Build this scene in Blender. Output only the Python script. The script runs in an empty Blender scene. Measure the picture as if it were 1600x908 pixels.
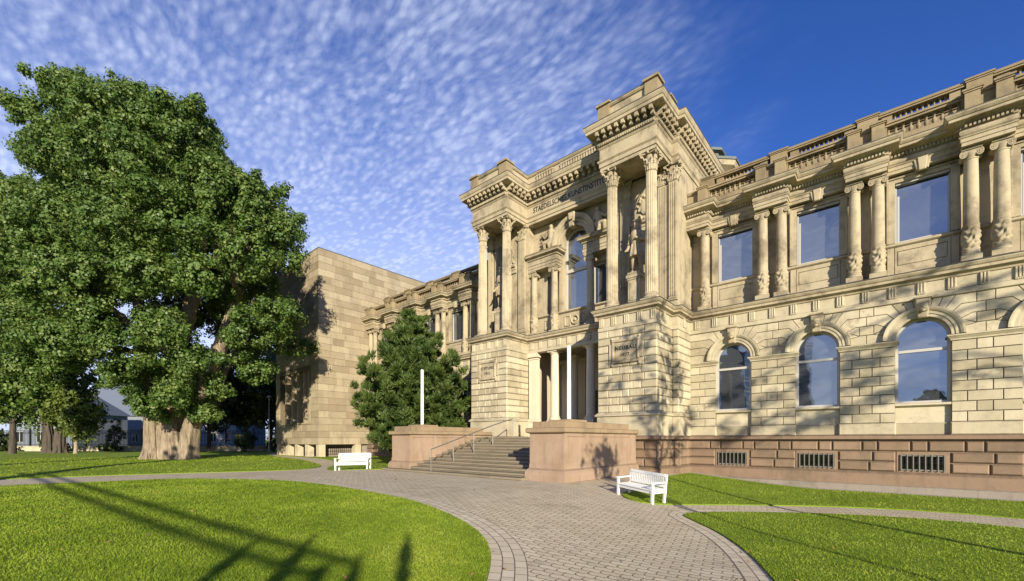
import bpy, bmesh, math, random
import numpy as np
from mathutils import Vector, Matrix
from mathutils.geometry import tessellate_polygon
R = math.radians
PI = math.pi
SC = bpy.context.scene
COL = SC.collection
random.seed(7)
RNG = np.random.default_rng(11)

# ------------------------------------------------------------------ camera, sky, sun, exposure
cam_d = bpy.data.cameras.new('camera'); cam = bpy.data.objects.new('camera', cam_d); COL.objects.link(cam)
cam_d.sensor_width = 36.0; cam_d.lens = 36.0 * 681 / 1600; cam_d.shift_y = 233 / 1600
cam_d.clip_start = 0.1; cam_d.clip_end = 6000
cam.location = (0, 0, 1.8); cam.rotation_euler = (R(90), 0, R(40.905))
SC.camera = cam
SUN_EL = 17.0
SUN_DIR = Vector((0.79, -0.613, 0)).normalized()          # horizontal direction towards the sun
sun_az = math.atan2(SUN_DIR.x, SUN_DIR.y)                 # clockwise from +Y
world = bpy.data.worlds.new('World'); SC.world = world; world.use_nodes = True
sun_d = bpy.data.lights.new('sun', 'SUN'); sun = bpy.data.objects.new('sun', sun_d); COL.objects.link(sun)
sun_d.energy = 5.0; sun_d.angle = R(0.55); sun_d.color = (1.0, 0.90, 0.71)
sd = Vector((SUN_DIR.x * math.cos(R(SUN_EL)), SUN_DIR.y * math.cos(R(SUN_EL)), math.sin(R(SUN_EL))))
sun.rotation_euler = sd.to_track_quat('Z', 'Y').to_euler()
sun.location = sd * 60
SC.view_settings.view_transform = 'Standard'; SC.view_settings.look = 'None'
SC.view_settings.gamma = 1; SC.view_settings.use_curve_mapping = False
SC.view_settings.exposure = 0.80


class NT:
    def __init__(s, tree):
        s.t = tree; s.n = tree.nodes; s.l = tree.links
    def new(s, kind, **kw):
        nd = s.n.new(kind)
        for k, v in kw.items():
            setattr(nd, k, v)
        return nd
    def set(s, sock, v):
        if v is None: return
        if hasattr(v, 'is_output') or isinstance(v, bpy.types.NodeSocket): s.l.new(v, sock)
        else:
            if sock.type == 'RGBA' and len(v) == 3: v = (*v, 1)
            sock.default_value = v
    def math(s, op, a, b=None, c=None, clamp=False):
        m = s.new('ShaderNodeMath', operation=op, use_clamp=clamp)
        s.set(m.inputs[0], a); s.set(m.inputs[1], b)
        if c is not None: s.set(m.inputs[2], c)
        return m.outputs[0]
    def vmath(s, op, a, b=None):
        m = s.new('ShaderNodeVectorMath', operation=op)
        s.set(m.inputs[0], a)
        if b is not None: s.set(m.inputs[1], b)
        return m.outputs[0]
    def mix(s, f, a, b, mode='MIX'):
        m = s.new('ShaderNodeMix', data_type='RGBA', blend_type=mode)
        s.set(m.inputs[0], f); s.set(m.inputs[6], a); s.set(m.inputs[7], b)
        return m.outputs[2]
    def ramp(s, f, stops):
        r = s.new('ShaderNodeValToRGB')
        s.set(r.inputs[0], f)
        els = r.color_ramp.elements
        while len(els) < len(stops): els.new(0.5)
        for e, (p, c) in zip(els, stops):
            e.position = p; e.color = (*c, 1) if len(c) == 3 else c
        return r.outputs[0]
    def maprange(s, v, a, b, c=0.0, d=1.0, smooth=False):
        m = s.new('ShaderNodeMapRange')
        if smooth: m.interpolation_type = 'SMOOTHSTEP'
        for i, x in enumerate((v, a, b, c, d)): s.set(m.inputs[i], x)
        return m.outputs[0]
    def noise(s, vec, scale, detail=4, rough=0.55, dist=0.0):
        n = s.new('ShaderNodeTexNoise')
        if vec is not None: s.l.new(vec, n.inputs['Vector'])
        n.inputs['Scale'].default_value = scale; n.inputs['Detail'].default_value = detail
        n.inputs['Roughness'].default_value = rough; n.inputs['Distortion'].default_value = dist
        return n.outputs['Fac']
    def mapping(s, vec, scale=(1, 1, 1), rot=(0, 0, 0), loc=(0, 0, 0)):
        m = s.new('ShaderNodeMapping')
        s.l.new(vec, m.inputs['Vector'])
        m.inputs['Scale'].default_value = scale; m.inputs['Rotation'].default_value = rot; m.inputs['Location'].default_value = loc
        return m.outputs[0]


def build_sky():
    w = NT(world.node_tree); w.n.clear()
    out = w.new('ShaderNodeOutputWorld'); bg = w.new('ShaderNodeBackground')
    sky = w.new('ShaderNodeTexSky', sky_type='NISHITA')
    sky.sun_disc = False; sky.sun_elevation = R(SUN_EL); sky.sun_rotation = sun_az
    sky.altitude = 120; sky.air_density = 1.0; sky.dust_density = 0.25; sky.ozone_density = 4.5
    tc = w.new('ShaderNodeTexCoord')
    sep = w.new('ShaderNodeSeparateXYZ'); w.l.new(tc.outputs['Generated'], sep.inputs[0])
    zz = w.math('MAXIMUM', w.math('ADD', sep.outputs[2], 0.10), 0.06)
    cmb = w.new('ShaderNodeCombineXYZ')
    w.l.new(w.math('DIVIDE', sep.outputs[0], zz), cmb.inputs[0])
    w.l.new(w.math('DIVIDE', sep.outputs[1], zz), cmb.inputs[1])
    p = cmb.outputs[0]
    warp = w.new('ShaderNodeTexNoise'); w.l.new(p, warp.inputs['Vector']); warp.inputs['Scale'].default_value = 3.0; warp.inputs['Detail'].default_value = 3
    wv = w.vmath('MULTIPLY', w.vmath('SUBTRACT', warp.outputs['Color'], (0.5, 0.5, 0.5)), (0.07, 0.07, 0))
    pw = w.vmath('ADD', p, wv)
    # small ripples in rows (altocumulus)
    rip = w.mapping(pw, scale=(1.0, 1.9, 1), rot=(0, 0, R(28)))
    n1 = w.noise(rip, 40.0, 3, 0.5)
    vor = w.new('ShaderNodeTexVoronoi', feature='SMOOTH_F1'); w.l.new(rip, vor.inputs['Vector'])
    vor.inputs['Scale'].default_value = 28.0; vor.inputs['Smoothness'].default_value = 0.8
    cell = w.maprange(vor.outputs['Distance'], 0.10, 0.60, 1.0, 0.0)
    big = w.noise(w.mapping(pw, scale=(1, 1.5, 1), rot=(0, 0, R(-40)), loc=(0.7, 0.4, 0)), 1.6, 4, 0.6)
    body = w.math('ADD', w.math('MULTIPLY', cell, 0.45), w.math('MULTIPLY', n1, 0.65))
    # clouds thin out towards the north-east (right of the building)
    clear = w.math('ADD', w.math('MULTIPLY', sep.outputs[0], -1.0), w.math('MULTIPLY', sep.outputs[1], -0.25))
    cov = w.maprange(w.math('ADD', clear, w.math('MULTIPLY', w.math('SUBTRACT', big, 0.5), 0.7)), -0.12, 0.40, 0.0, 1.0, True)
    mask = w.maprange(w.math('ADD', body, w.math('MULTIPLY', big, 0.75)), 0.44, 1.16, 0.0, 1.0)
    band = w.noise(w.mapping(pw, scale=(1, 5.0, 1), rot=(0, 0, R(28))), 3.2, 3, 0.5)
    mask = w.math('MULTIPLY', mask, w.maprange(band, 0.30, 0.65, 0.60, 1.0, True))
    mask = w.math('MULTIPLY', w.math('MULTIPLY', mask, cov), 0.50)
    veil = w.math('MULTIPLY', w.maprange(sep.outputs[2], 0.70, 0.10, 0.06, 0.82, True), cov)
    mask = w.math('MAXIMUM', w.math('ADD', mask, w.math('MULTIPLY', veil, 0.62)), veil)
    mask = w.math('MINIMUM', mask, 0.92)
    fade = w.maprange(sep.outputs[2], -0.02, 0.05, 0.0, 1.0)
    mask = w.math('MULTIPLY', mask, fade)
    hsv = w.new('ShaderNodeHueSaturation'); hsv.inputs['Saturation'].default_value = 1.12; hsv.inputs['Value'].default_value = 1.0
    w.l.new(sky.outputs[0], hsv.inputs['Color'])
    blue = w.mix(1.0, hsv.outputs[0], SKY_TINT, 'MULTIPLY')
    col = w.mix(mask, blue, CLOUD_COL)
    w.l.new(col, bg.inputs[0]); bg.inputs[1].default_value = 0.075
    w.l.new(bg.outputs[0], out.inputs[0])


SKY_TINT = (0.92, 0.92, 1.42)
CLOUD_COL = (6.3, 7.0, 9.0)
build_sky()

# ------------------------------------------------------------------ mesh helpers
def S(t):
    t = max(0.0, min(1.0, t)); return t * t * (3 - 2 * t)
def gz(x):
    return .45 * S((-1.5 - x) / 7) - .17 * S((-17.5 - x) / 4) * (1 - S((-25 - x) / 6))

def inset(poly, d):
    n = len(poly); out = []
    area = sum(poly[i][0] * poly[(i + 1) % n][1] - poly[(i + 1) % n][0] * poly[i][1] for i in range(n))
    sg = 1 if area > 0 else -1
    for i in range(n):
        a, b, c = Vector(poly[i - 1]), Vector(poly[i]), Vector(poly[(i + 1) % n])
        e1 = (b - a); e2 = (c - b)
        if e1.length < 1e-6 or e2.length < 1e-6: out.append(tuple(b)); continue
        e1.normalize(); e2.normalize()
        n1 = Vector((-e1.y, e1.x)) * sg; n2 = Vector((-e2.y, e2.x)) * sg
        k = 1 + n1.dot(n2)
        m = (n1 + n2) / max(k, 0.35)
        out.append((b.x + m.x * d, b.y + m.y * d))
    return out

def front(Y0):           # wall facing the street (-Y): u = x, v = z, w = outward
    return lambda u, v, w: (u, Y0 - w, v)
def right(X0):           # wall facing +X
    return lambda u, v, w: (X0 + w, u, v)
def left(X0):
    return lambda u, v, w: (X0 - w, u, v)

class MB:
    def __init__(s):
        s.v = []; s.f = []
    def add(s, vs, fs):
        o = len(s.v); s.v.extend(vs); s.f.extend([tuple(i + o for i in f) for f in fs])
    def box(s, x0, x1, y0, y1, z0, z1):
        s.add([(x0, y0, z0), (x1, y0, z0), (x1, y1, z0), (x0, y1, z0), (x0, y0, z1), (x1, y0, z1), (x1, y1, z1), (x0, y1, z1)],
              [(0, 3, 2, 1), (4, 5, 6, 7), (0, 1, 5, 4), (1, 2, 6, 5), (2, 3, 7, 6), (3, 0, 4, 7)])
    def obox(s, M, sx, sy, sz):
        vs = [tuple(M @ Vector((a * sx / 2, b * sy / 2, c * sz / 2))) for c in (-1, 1) for b in (-1, 1) for a in (-1, 1)]
        s.add(vs, [(0, 2, 3, 1), (4, 5, 7, 6), (0, 1, 5, 4), (1, 3, 7, 5), (3, 2, 6, 7), (2, 0, 4, 6)])
    def cbox(s, x0, x1, y0, y1, z0, z1, c=0.02):     # box with chamfered top and vertical edges
        p = [(x0, y0), (x1, y0), (x1, y1), (x0, y1)]
        q = [(x0 + c, y0 + c), (x1 - c, y0 + c), (x1 - c, y1 - c), (x0 + c, y1 - c)]
        s.add([(*a, z0) for a in p] + [(*a, z1 - c) for a in p] + [(*a, z1) for a in q],
              [(3, 2, 1, 0), (8, 9, 10, 11)] + [(i, (i + 1) % 4, 4 + (i + 1) % 4, 4 + i) for i in range(4)] + [(4 + i, 4 + (i + 1) % 4, 8 + (i + 1) % 4, 8 + i) for i in range(4)])
    def block(s, T, poly, w0, w1, c=0.02):           # chamfered stone: outline poly, from depth w0 to w1
        q = inset(poly, c); n = len(poly)
        vs = [T(u, v, w0) for u, v in poly] + [T(u, v, w1 - c) for u, v in poly] + [T(u, v, w1) for u, v in q]
        fs = [tuple(range(2 * n, 3 * n))]
        for i in range(n):
            j = (i + 1) % n
            fs += [(i, j, n + j, n + i), (n + i, n + j, 2 * n + j, 2 * n + i)]
        s.add(vs, fs)
    def rect(s, T, u0, u1, v0, v1, w0, w1, c=0.0):
        poly = [(u0, v0), (u1, v0), (u1, v1), (u0, v1)]
        if c: s.block(T, poly, w0, w1, c)
        else: s.prism(T, poly, w0, w1)
    def prism(s, T, poly, w0, w1):
        n = len(poly)
        s.add([T(u, v, w0) for u, v in poly] + [T(u, v, w1) for u, v in poly],
              [tuple(range(n)), tuple(range(2 * n - 1, n - 1, -1))] + [(i, (i + 1) % n, n + (i + 1) % n, n + i) for i in range(n)])
    def quad(s, a, b, c, d):
        s.add([a, b, c, d], [(0, 1, 2, 3)])
    def sweep(s, prof, path, closed_prof=True, closed_path=False):   # prof (d outward, z); path plan points, outward on the right
        n = len(path); rings = []
        for i in range(n):
            p = Vector(path[i])
            def nrm(a, b):
                e = (Vector(b) - Vector(a)).normalized(); return Vector((e.y, -e.x))
            if closed_path: n1 = nrm(path[i - 1], path[i]); n2 = nrm(path[i], path[(i + 1) % n])
            else:
                n1 = nrm(path[i - 1], path[i]) if i > 0 else None
                n2 = nrm(path[i], path[i + 1]) if i < n - 1 else None
                n1 = n1 or n2; n2 = n2 or n1
            m = (n1 + n2) / max(1 + n1.dot(n2), 0.2)
            rings.append([(p.x + m.x * d, p.y + m.y * d, z) for d, z in prof])
        k = len(prof); vs = [v for r in rings for v in r]; fs = []
        segs = n if closed_path else n - 1
        for i in range(segs):
            a = i * k; b = ((i + 1) % n) * k
            for j in range(k if closed_prof else k - 1):
                jj = (j + 1) % k
                fs.append((a + j, b + j, b + jj, a + jj))
        if closed_prof and not closed_path:
            fs.append(tuple(range(k))); fs.append(tuple(range((n - 1) * k, n * k))[::-1])
        s.add(vs, fs)
    def lathe(s, cx, cy, prof, seg=24, flutes=0, fl_depth=0.0, cap=True):
        k = seg; vs = []; fs = []
        for r, z in prof:
            fd = fl_depth
            for i in range(k):
                a = 2 * PI * i / k
                rr = r
                if flutes and fd: rr = r - fd * abs(math.sin(a * flutes / 2)) ** 0.7
                vs.append((cx + rr * math.cos(a), cy + rr * math.sin(a), z))
        for j in range(len(prof) - 1):
            for i in range(k):
                fs.append((j * k + i, j * k + (i + 1) % k, (j + 1) * k + (i + 1) % k, (j + 1) * k + i))
        if cap:
            fs.append(tuple(range(k))[::-1]); fs.append(tuple(range((len(prof) - 1) * k, len(prof) * k)))
        s.add(vs, fs)
    def tube(s, pts, rad, seg=10, cap=True):
        pts = [Vector(p) for p in pts]; n = len(pts)
        rad = rad if isinstance(rad, (list, tuple)) else [rad] * n
        vs = []; fs = []; ref = Vector((0.13, 0.31, 0.94))
        for i, p in enumerate(pts):
            t = (pts[min(i + 1, n - 1)] - pts[max(i - 1, 0)]).normalized()
            a = t.cross(ref)
            if a.length < 0.1: a = t.cross(Vector((1, 0, 0)))
            a.normalize(); b = t.cross(a)
            for k in range(seg):
                th = 2 * PI * k / seg
                vs.append(tuple(p + (a * math.cos(th) + b * math.sin(th)) * rad[i]))
        for i in range(n - 1):
            for k in range(seg):
                fs.append((i * seg + k, i * seg + (k + 1) % seg, (i + 1) * seg + (k + 1) % seg, (i + 1) * seg + k))
        if cap: fs.append(tuple(range(seg))[::-1]); fs.append(tuple(range((n - 1) * seg, n * seg)))
        s.add(vs, fs)
    def ball(s, c, r, seg=10, rings=7, M=None):
        rx, ry, rz = r if isinstance(r, (tuple, list)) else (r, r, r)
        vs = []; fs = []
        for j in range(rings + 1):
            ph = PI * j / rings
            for i in range(seg):
                th = 2 * PI * i / seg
                p = Vector((rx * math.sin(ph) * math.cos(th), ry * math.sin(ph) * math.sin(th), rz * math.cos(ph)))
                if M: p = M @ p
                vs.append((c[0] + p.x, c[1] + p.y, c[2] + p.z))
        for j in range(rings):
            for i in range(seg):
                fs.append((j * seg + i, (j + 1) * seg + i, (j + 1) * seg + (i + 1) % seg, j * seg + (i + 1) % seg))
        s.add(vs, fs)
    def arc(s, T, prof, uc, vc, a0=0.0, a1=PI, n=32):       # moulding swept round an arch: prof (radius, w)
        k = len(prof); vs = []; fs = []
        for i in range(n + 1):
            a = a0 + (a1 - a0) * i / n
            for r, w in prof: vs.append(T(uc + r * math.cos(a), vc + r * math.sin(a), w))
        for i in range(n):
            for j in range(k):
                jj = (j + 1) % k
                fs.append((i * k + j, (i + 1) * k + j, (i + 1) * k + jj, i * k + jj))
        fs.append(tuple(range(k))); fs.append(tuple(range(n * k, n * k + k))[::-1])
        s.add(vs, fs)
    def mesh(s, name):
        me = bpy.data.meshes.new(name); me.from_pydata(s.v, [], s.f); me.update(); return me

WL = {}
def empty(name, loc, label=None, cat=None, group=None, rz=0):
    o = bpy.data.objects.new(name, None); COL.objects.link(o); o.location = loc; o.rotation_euler = (0, 0, rz)
    o.empty_display_size = 0.3
    WL[o.name] = Vector(loc)
    tag(o, label, cat, group); return o
def tag(o, label=None, cat=None, group=None, kind=None):
    if label: o['label'] = label
    if cat: o['category'] = cat
    if group: o['group'] = group
    if kind: o['kind'] = kind
    return o
def put(name, mb, mat, parent=None, loc=(0, 0, 0), smooth=False, label=None, rot=None):
    """link a mesh as one object; loc is a world offset of its vertices"""
    me = mb.mesh(name) if isinstance(mb, MB) else mb
    if mat and not me.materials: me.materials.append(mat)
    if smooth: me.shade_smooth() if smooth is True else None
    o = bpy.data.objects.new(name, me); COL.objects.link(o)
    L = Vector(loc)
    WL[o.name] = L
    if parent:
        o.parent = parent; o.location = L - WL[parent.name]
    else: o.location = L
    if rot: o.rotation_euler = rot
    if label: o['label'] = label
    return o
def autosmooth(me, ang=35):
    bm = bmesh.new(); bm.from_mesh(me)
    bmesh.ops.remove_doubles(bm, verts=bm.verts, dist=1e-5)
    bmesh.ops.recalc_face_normals(bm, faces=bm.faces)
    for f in bm.faces: f.smooth = True
    for e in bm.edges:
        if len(e.link_faces) != 2 or e.calc_face_angle(0) > R(ang): e.smooth = False
    bm.to_mesh(me); bm.free(); return me
def remesh(mb, voxel=0.03, smooth_it=2):
    me = mb.mesh('tmp'); o = bpy.data.objects.new('tmp', me); COL.objects.link(o)
    m = o.modifiers.new('r', 'REMESH'); m.mode = 'VOXEL'; m.voxel_size = voxel
    sm = o.modifiers.new('s', 'SMOOTH'); sm.iterations = smooth_it; sm.factor = 0.5
    dg = bpy.context.evaluated_depsgraph_get()
    out = bpy.data.meshes.new_from_object(o.evaluated_get(dg))
    bpy.data.objects.remove(o); out.shade_smooth(); return out
def text_mesh(body, size, extrude=0.01, align='CENTER', spacing=1.0, xscale=1.0):
    c = bpy.data.curves.new('t', 'FONT'); c.body = body; c.size = size; c.extrude = extrude; c.align_x = align; c.align_y = 'CENTER'
    c.space_character = spacing; c.offset = 0.006
    o = bpy.data.objects.new('t', c); COL.objects.link(o)
    dg = bpy.context.evaluated_depsgraph_get()
    me = bpy.data.meshes.new_from_object(o.evaluated_get(dg)); bpy.data.objects.remove(o)
    me.transform(Matrix.Scale(xscale, 4, (1, 0, 0)))
    return me

# ------------------------------------------------------------------ materials
def new_mat(name):
    m = bpy.data.materials.new(name); m.use_nodes = True
    t = NT(m.node_tree); b = t.n['Principled BSDF']; return m, t, b
def world_pos(t):
    return t.new('ShaderNodeNewGeometry').outputs['Position']
def stone(name, c1, c2, c3=None, rough=0.85, island=0.5, streak=0.35, bump=0.25, grime=(0.10, 0.08, 0.055), grime_amt=0.35, fine=22.0):
    m, t, b = new_mat(name)
    geo = t.new('ShaderNodeNewGeometry'); pos = geo.outputs['Position']; isl = geo.outputs['Random Per Island']
    n1 = t.noise(pos, 0.9, 5, 0.6); n2 = t.noise(pos, 6.0, 5, 0.65); n3 = t.noise(t.mapping(pos, scale=(1, 1, 0.16)), 4.5, 5, 0.6)
    f = t.math('ADD', t.math('MULTIPLY', isl, island), t.math('MULTIPLY', n2, 1 - island))
    col = t.ramp(f, [(0.12, c1), (0.5, tuple((a + c) / 2 for a, c in zip(c1, c2))), (0.82, c2)] + ([(0.93, c3)] if c3 else []))
    st = t.maprange(n3, 0.48, 0.72, 0.0, streak, True)
    col = t.mix(st, col, tuple(x * 0.55 for x in c2))
    upn = t.new('ShaderNodeSeparateXYZ'); t.l.new(geo.outputs['Normal'], upn.inputs[0])
    col = t.mix(t.math('MULTIPLY', t.maprange(upn.outputs[2], 0.35, 0.8, 0.0, 0.75), t.maprange(n2, 0.3, 0.6, 0.35, 1.0)), col, tuple(x * 0.38 for x in c1))
    gr = t.math('MULTIPLY', t.maprange(t.math('ADD', n1, t.math('MULTIPLY', n2, 0.4)), 0.64, 0.92, 0.0, 1.0, True), grime_amt)
    col = t.mix(gr, col, grime)
    t.set(b.inputs['Base Color'], col); b.inputs['Roughness'].default_value = rough
    b.inputs['Specular IOR Level'].default_value = 0.25
    fn = t.noise(pos, fine, 6, 0.7)
    bp = t.new('ShaderNodeBump'); bp.inputs['Strength'].default_value = bump; bp.inputs['Distance'].default_value = 0.03
    t.l.new(t.math('ADD', fn, t.math('MULTIPLY', n2, 0.7)), bp.inputs['Height']); t.l.new(bp.outputs[0], b.inputs['Normal'])
    return m
def plain(name, col, rough=0.6, metal=0.0, var=0.12, scale=8.0, spec=0.4):
    m, t, b = new_mat(name)
    n = t.noise(world_pos(t), scale, 5, 0.6)
    t.set(b.inputs['Base Color'], t.mix(n, tuple(c * (1 - var) for c in col), tuple(min(1, c * (1 + var)) for c in col)))
    b.inputs['Roughness'].default_value = rough; b.inputs['Metallic'].default_value = metal
    b.inputs['Specular IOR Level'].default_value = spec
    return m

M = {}
M['ashlar'] = stone('pale ashlar sandstone', (0.345, 0.295, 0.19), (0.52, 0.455, 0.315), (0.30, 0.235, 0.14), island=0.70, streak=0.32, grime_amt=0.42)
M['joint'] = stone('dark mortar joint', (0.12, 0.095, 0.055), (0.17, 0.135, 0.085), island=0.1)  # dark tone of the joints and of the backing behind the stones
M['tan'] = stone('carved tan sandstone', (0.315, 0.26, 0.165), (0.465, 0.395, 0.265), (0.25, 0.19, 0.115), island=0.34, streak=0.6, grime_amt=0.7)
M['tan_dark'] = stone('weathered brown sandstone', (0.20, 0.152, 0.085), (0.32, 0.255, 0.15), (0.16, 0.115, 0.06), island=0.45, streak=0.5, grime_amt=0.6)
M['cream'] = stone('cream porch stone', (0.52, 0.46, 0.33), (0.60, 0.54, 0.41), island=0.2, streak=0.12, grime_amt=0.12)
M['red'] = stone('red sandstone', (0.185, 0.125, 0.082), (0.275, 0.19, 0.125), (0.155, 0.10, 0.068), island=0.55, streak=0.45, grime_amt=0.5)
M['redpale'] = stone('pink sandstone', (0.265, 0.182, 0.122), (0.37, 0.27, 0.19), island=0.15, streak=0.55, grime_amt=0.65, grime=(0.22, 0.15, 0.09))
M['coping'] = stone('brown coping stone', (0.25, 0.175, 0.10), (0.33, 0.245, 0.15), island=0.3, streak=0.4, grime_amt=0.5)
M['greystone'] = stone('grey footing stone', (0.21, 0.18, 0.145), (0.29, 0.25, 0.20), island=0.4, grime_amt=0.5)
M['step'] = stone('worn step stone', (0.18, 0.15, 0.10), (0.26, 0.215, 0.15), island=0.5, streak=0.2, grime_amt=0.4)
M['slabs'] = stone('mixed sandstone slabs', (0.235, 0.185, 0.115), (0.375, 0.315, 0.21), (0.28, 0.215, 0.13), island=0.66, streak=0.5, grime_amt=0.3, bump=0.15)
M['statue'] = stone('statue sandstone', (0.30, 0.235, 0.155), (0.42, 0.34, 0.23), island=0.1, streak=0.5, grime_amt=0.7)
M['lead'] = plain('dark lead flashing', (0.075, 0.07, 0.06), 0.6, var=0.3)
M['white'] = plain('white paint', (0.74, 0.73, 0.69), 0.5, var=0.10, scale=14)
M['frame'] = plain('pale window frame', (0.42, 0.40, 0.36), 0.5, var=0.05)
M['letter'] = plain('dark lettering', (0.035, 0.028, 0.02), 0.7)
M['iron'] = plain('black iron', (0.02, 0.02, 0.022), 0.5, 0.3)
M['steel'] = plain('grey handrail steel', (0.20, 0.19, 0.17), 0.45, 0.6)
M['bars'] = plain('galvanised bars', (0.24, 0.22, 0.19), 0.5, 0.4)
M['dark'] = plain('dark interior', (0.015, 0.013, 0.012), 0.8)
M['plaster'] = plain('dim porch plaster', (0.42, 0.36, 0.27), 0.9, var=0.1)
M['wood'] = plain('dark oak door', (0.03, 0.022, 0.016), 0.5)
M['copper'] = plain('green copper sheet', (0.085, 0.105, 0.095), 0.6, 0.0, var=0.2)
M['slate'] = plain('slate roof', (0.10, 0.12, 0.16), 0.6, var=0.15)
M['render'] = plain('shade-tinted render', (0.17, 0.19, 0.225), 0.9, var=0.06)  # house walls standing in shade; the blue-grey shade is put into the colour
M['glasstower'] = plain('dark tower glass', (0.03, 0.04, 0.06), 0.25, 0.2)

def glass_mat(name, tint, metal):
    m, t, b = new_mat(name)
    n = t.noise(world_pos(t), 0.8, 2, 0.5)
    b.inputs['Base Color'].default_value = (*tint, 1); b.inputs['Metallic'].default_value = metal
    b.inputs['Roughness'].default_value = 0.02; b.inputs['IOR'].default_value = 1.55
    bp = t.new('ShaderNodeBump'); bp.inputs['Strength'].default_value = 0.02; bp.inputs['Distance'].default_value = 0.3
    t.l.new(n, bp.inputs['Height']); t.l.new(bp.outputs[0], b.inputs['Normal'])
    return m
M['glass'] = glass_mat('reflective window glass', (0.27, 0.295, 0.325), 0.85)
M['glassdark'] = glass_mat('dark cellar glass', (0.012, 0.012, 0.012), 0.0)

def ground_mats():
    m, t, b = new_mat('lawn soil and grass'); pos = world_pos(t)
    n1 = t.noise(pos, 0.35, 4, 0.6); n2 = t.noise(pos, 5.0, 5, 0.65); n3 = t.noise(pos, 40.0, 4, 0.7)
    f = t.math('ADD', t.math('MULTIPLY', n1, 0.4), t.math('ADD', t.math('MULTIPLY', n2, 0.3), t.math('MULTIPLY', n3, 0.3)))
    col = t.ramp(f, [(0.28, (0.085, 0.125, 0.014)), (0.5, (0.15, 0.215, 0.02)), (0.72, (0.23, 0.28, 0.035))])
    t.set(b.inputs['Base Color'], col); b.inputs['Roughness'].default_value = 0.9; b.inputs['Specular IOR Level'].default_value = 0.15
    bp = t.new('ShaderNodeBump'); bp.inputs['Strength'].default_value = 0.6; bp.inputs['Distance'].default_value = 0.04
    t.l.new(n3, bp.inputs['Height']); t.l.new(bp.outputs[0], b.inputs['Normal'])
    M['lawn'] = m
    m, t, b = new_mat('grass blades'); geo = t.new('ShaderNodeNewGeometry')
    n1 = t.noise(geo.outputs['Position'], 0.5, 4, 0.6); n2 = t.noise(geo.outputs['Position'], 3.0, 3, 0.6)
    f = t.math('ADD', t.math('MULTIPLY', geo.outputs['Random Per Island'], 0.22), t.math('ADD', t.math('MULTIPLY', t.maprange(n1, 0.3, 0.7), 0.48), t.math('MULTIPLY', t.maprange(n2, 0.3, 0.7), 0.30)))
    col = t.ramp(f, [(0.15, (0.115, 0.18, 0.012)), (0.5, (0.225, 0.315, 0.020)), (0.85, (0.38, 0.43, 0.06))])
    t.set(b.inputs['Base Color'], col); b.inputs['Roughness'].default_value = 0.55; b.inputs['Specular IOR Level'].default_value = 0.25
    b.inputs['Transmission Weight'].default_value = 0.0
    tr = t.new('ShaderNodeBsdfTranslucent'); t.l.new(col, tr.inputs[0])
    mx = t.new('ShaderNodeMixShader'); mx.inputs[0].default_value = 0.5
    t.l.new(b.outputs[0], mx.inputs[1]); t.l.new(tr.outputs[0], mx.inputs[2]); t.l.new(mx.outputs[0], t.n['Material Output'].inputs[0])
    M['grass'] = m
    # interlocking pavers: running bond with a zig-zag edge
    m, t, b = new_mat('interlocking concrete pavers'); pos = world_pos(t)
    rot = t.mapping(pos, rot=(0, 0, R(-14)))
    sep = t.new('ShaderNodeSeparateXYZ'); t.l.new(rot, sep.inputs[0])
    def tri(v, freq, amp):
        return t.math('MULTIPLY', t.math('SUBTRACT', t.math('PINGPONG', t.math('MULTIPLY', v, freq), 0.5), 0.25), amp)
    cmb = t.new('ShaderNodeCombineXYZ')
    t.l.new(t.math('ADD', sep.outputs[0], tri(sep.outputs[1], 1 / 0.125, 0.045)), cmb.inputs[0])
    t.l.new(t.math('ADD', sep.outputs[1], tri(sep.outputs[0], 1 / 0.13, 0.045)), cmb.inputs[1])
    br = t.new('ShaderNodeTexBrick'); t.l.new(cmb.outputs[0], br.inputs['Vector'])
    br.inputs['Scale'].default_value = 1.0; br.inputs['Brick Width'].default_value = 0.26; br.inputs['Row Height'].default_value = 0.125
    br.inputs['Mortar Size'].default_value = 0.010; br.inputs['Mortar Smooth'].default_value = 0.3; br.inputs['Bias'].default_value = 0.0
    br.inputs['Color1'].default_value = (0.45, 0.38, 0.27, 1); br.inputs['Color2'].default_value = (0.57, 0.495, 0.365, 1)
    br.inputs['Mortar'].default_value = (0.085, 0.066, 0.046, 1)
    n1 = t.noise(pos, 0.5, 4, 0.6); n2 = t.noise(pos, 30.0, 5, 0.7)
    col = t.mix(t.maprange(n1, 0.35, 0.7, 0.0, 0.4), br.outputs['Color'], (0.42, 0.335, 0.22))
    col = t.mix(t.math('MULTIPLY', n2, 0.35), col, (0.30, 0.245, 0.17))
    n4 = t.noise(pos, 1.7, 5, 0.7); col = t.mix(t.maprange(n4, 0.50, 0.75, 0.0, 0.55, True), col, (0.21, 0.18, 0.12))
    col = t.mix(t.math('MULTIPLY', br.outputs['Fac'], t.maprange(n1, 0.45, 0.6, 0.0, 0.7)), col, (0.07, 0.085, 0.025))
    t.set(b.inputs['Base Color'], col); b.inputs['Roughness'].default_value = 0.85; b.inputs['Specular IOR Level'].default_value = 0.3
    bp = t.new('ShaderNodeBump'); bp.inputs['Strength'].default_value = 0.6; bp.inputs['Distance'].default_value = 0.015
    t.l.new(t.math('SUBTRACT', t.math('MULTIPLY', n2, 0.25), br.outputs['Fac']), bp.inputs['Height']); t.l.new(bp.outputs[0], b.inputs['Normal'])
    M['paving'] = m
    m, t, b = new_mat('border pavers'); uv = t.new('ShaderNodeUVMap').outputs[0]; pos = world_pos(t)
    br = t.new('ShaderNodeTexBrick'); t.l.new(uv, br.inputs['Vector'])
    br.inputs['Scale'].default_value = 1.0; br.inputs['Brick Width'].default_value = 0.24; br.inputs['Row Height'].default_value = 0.165
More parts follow.
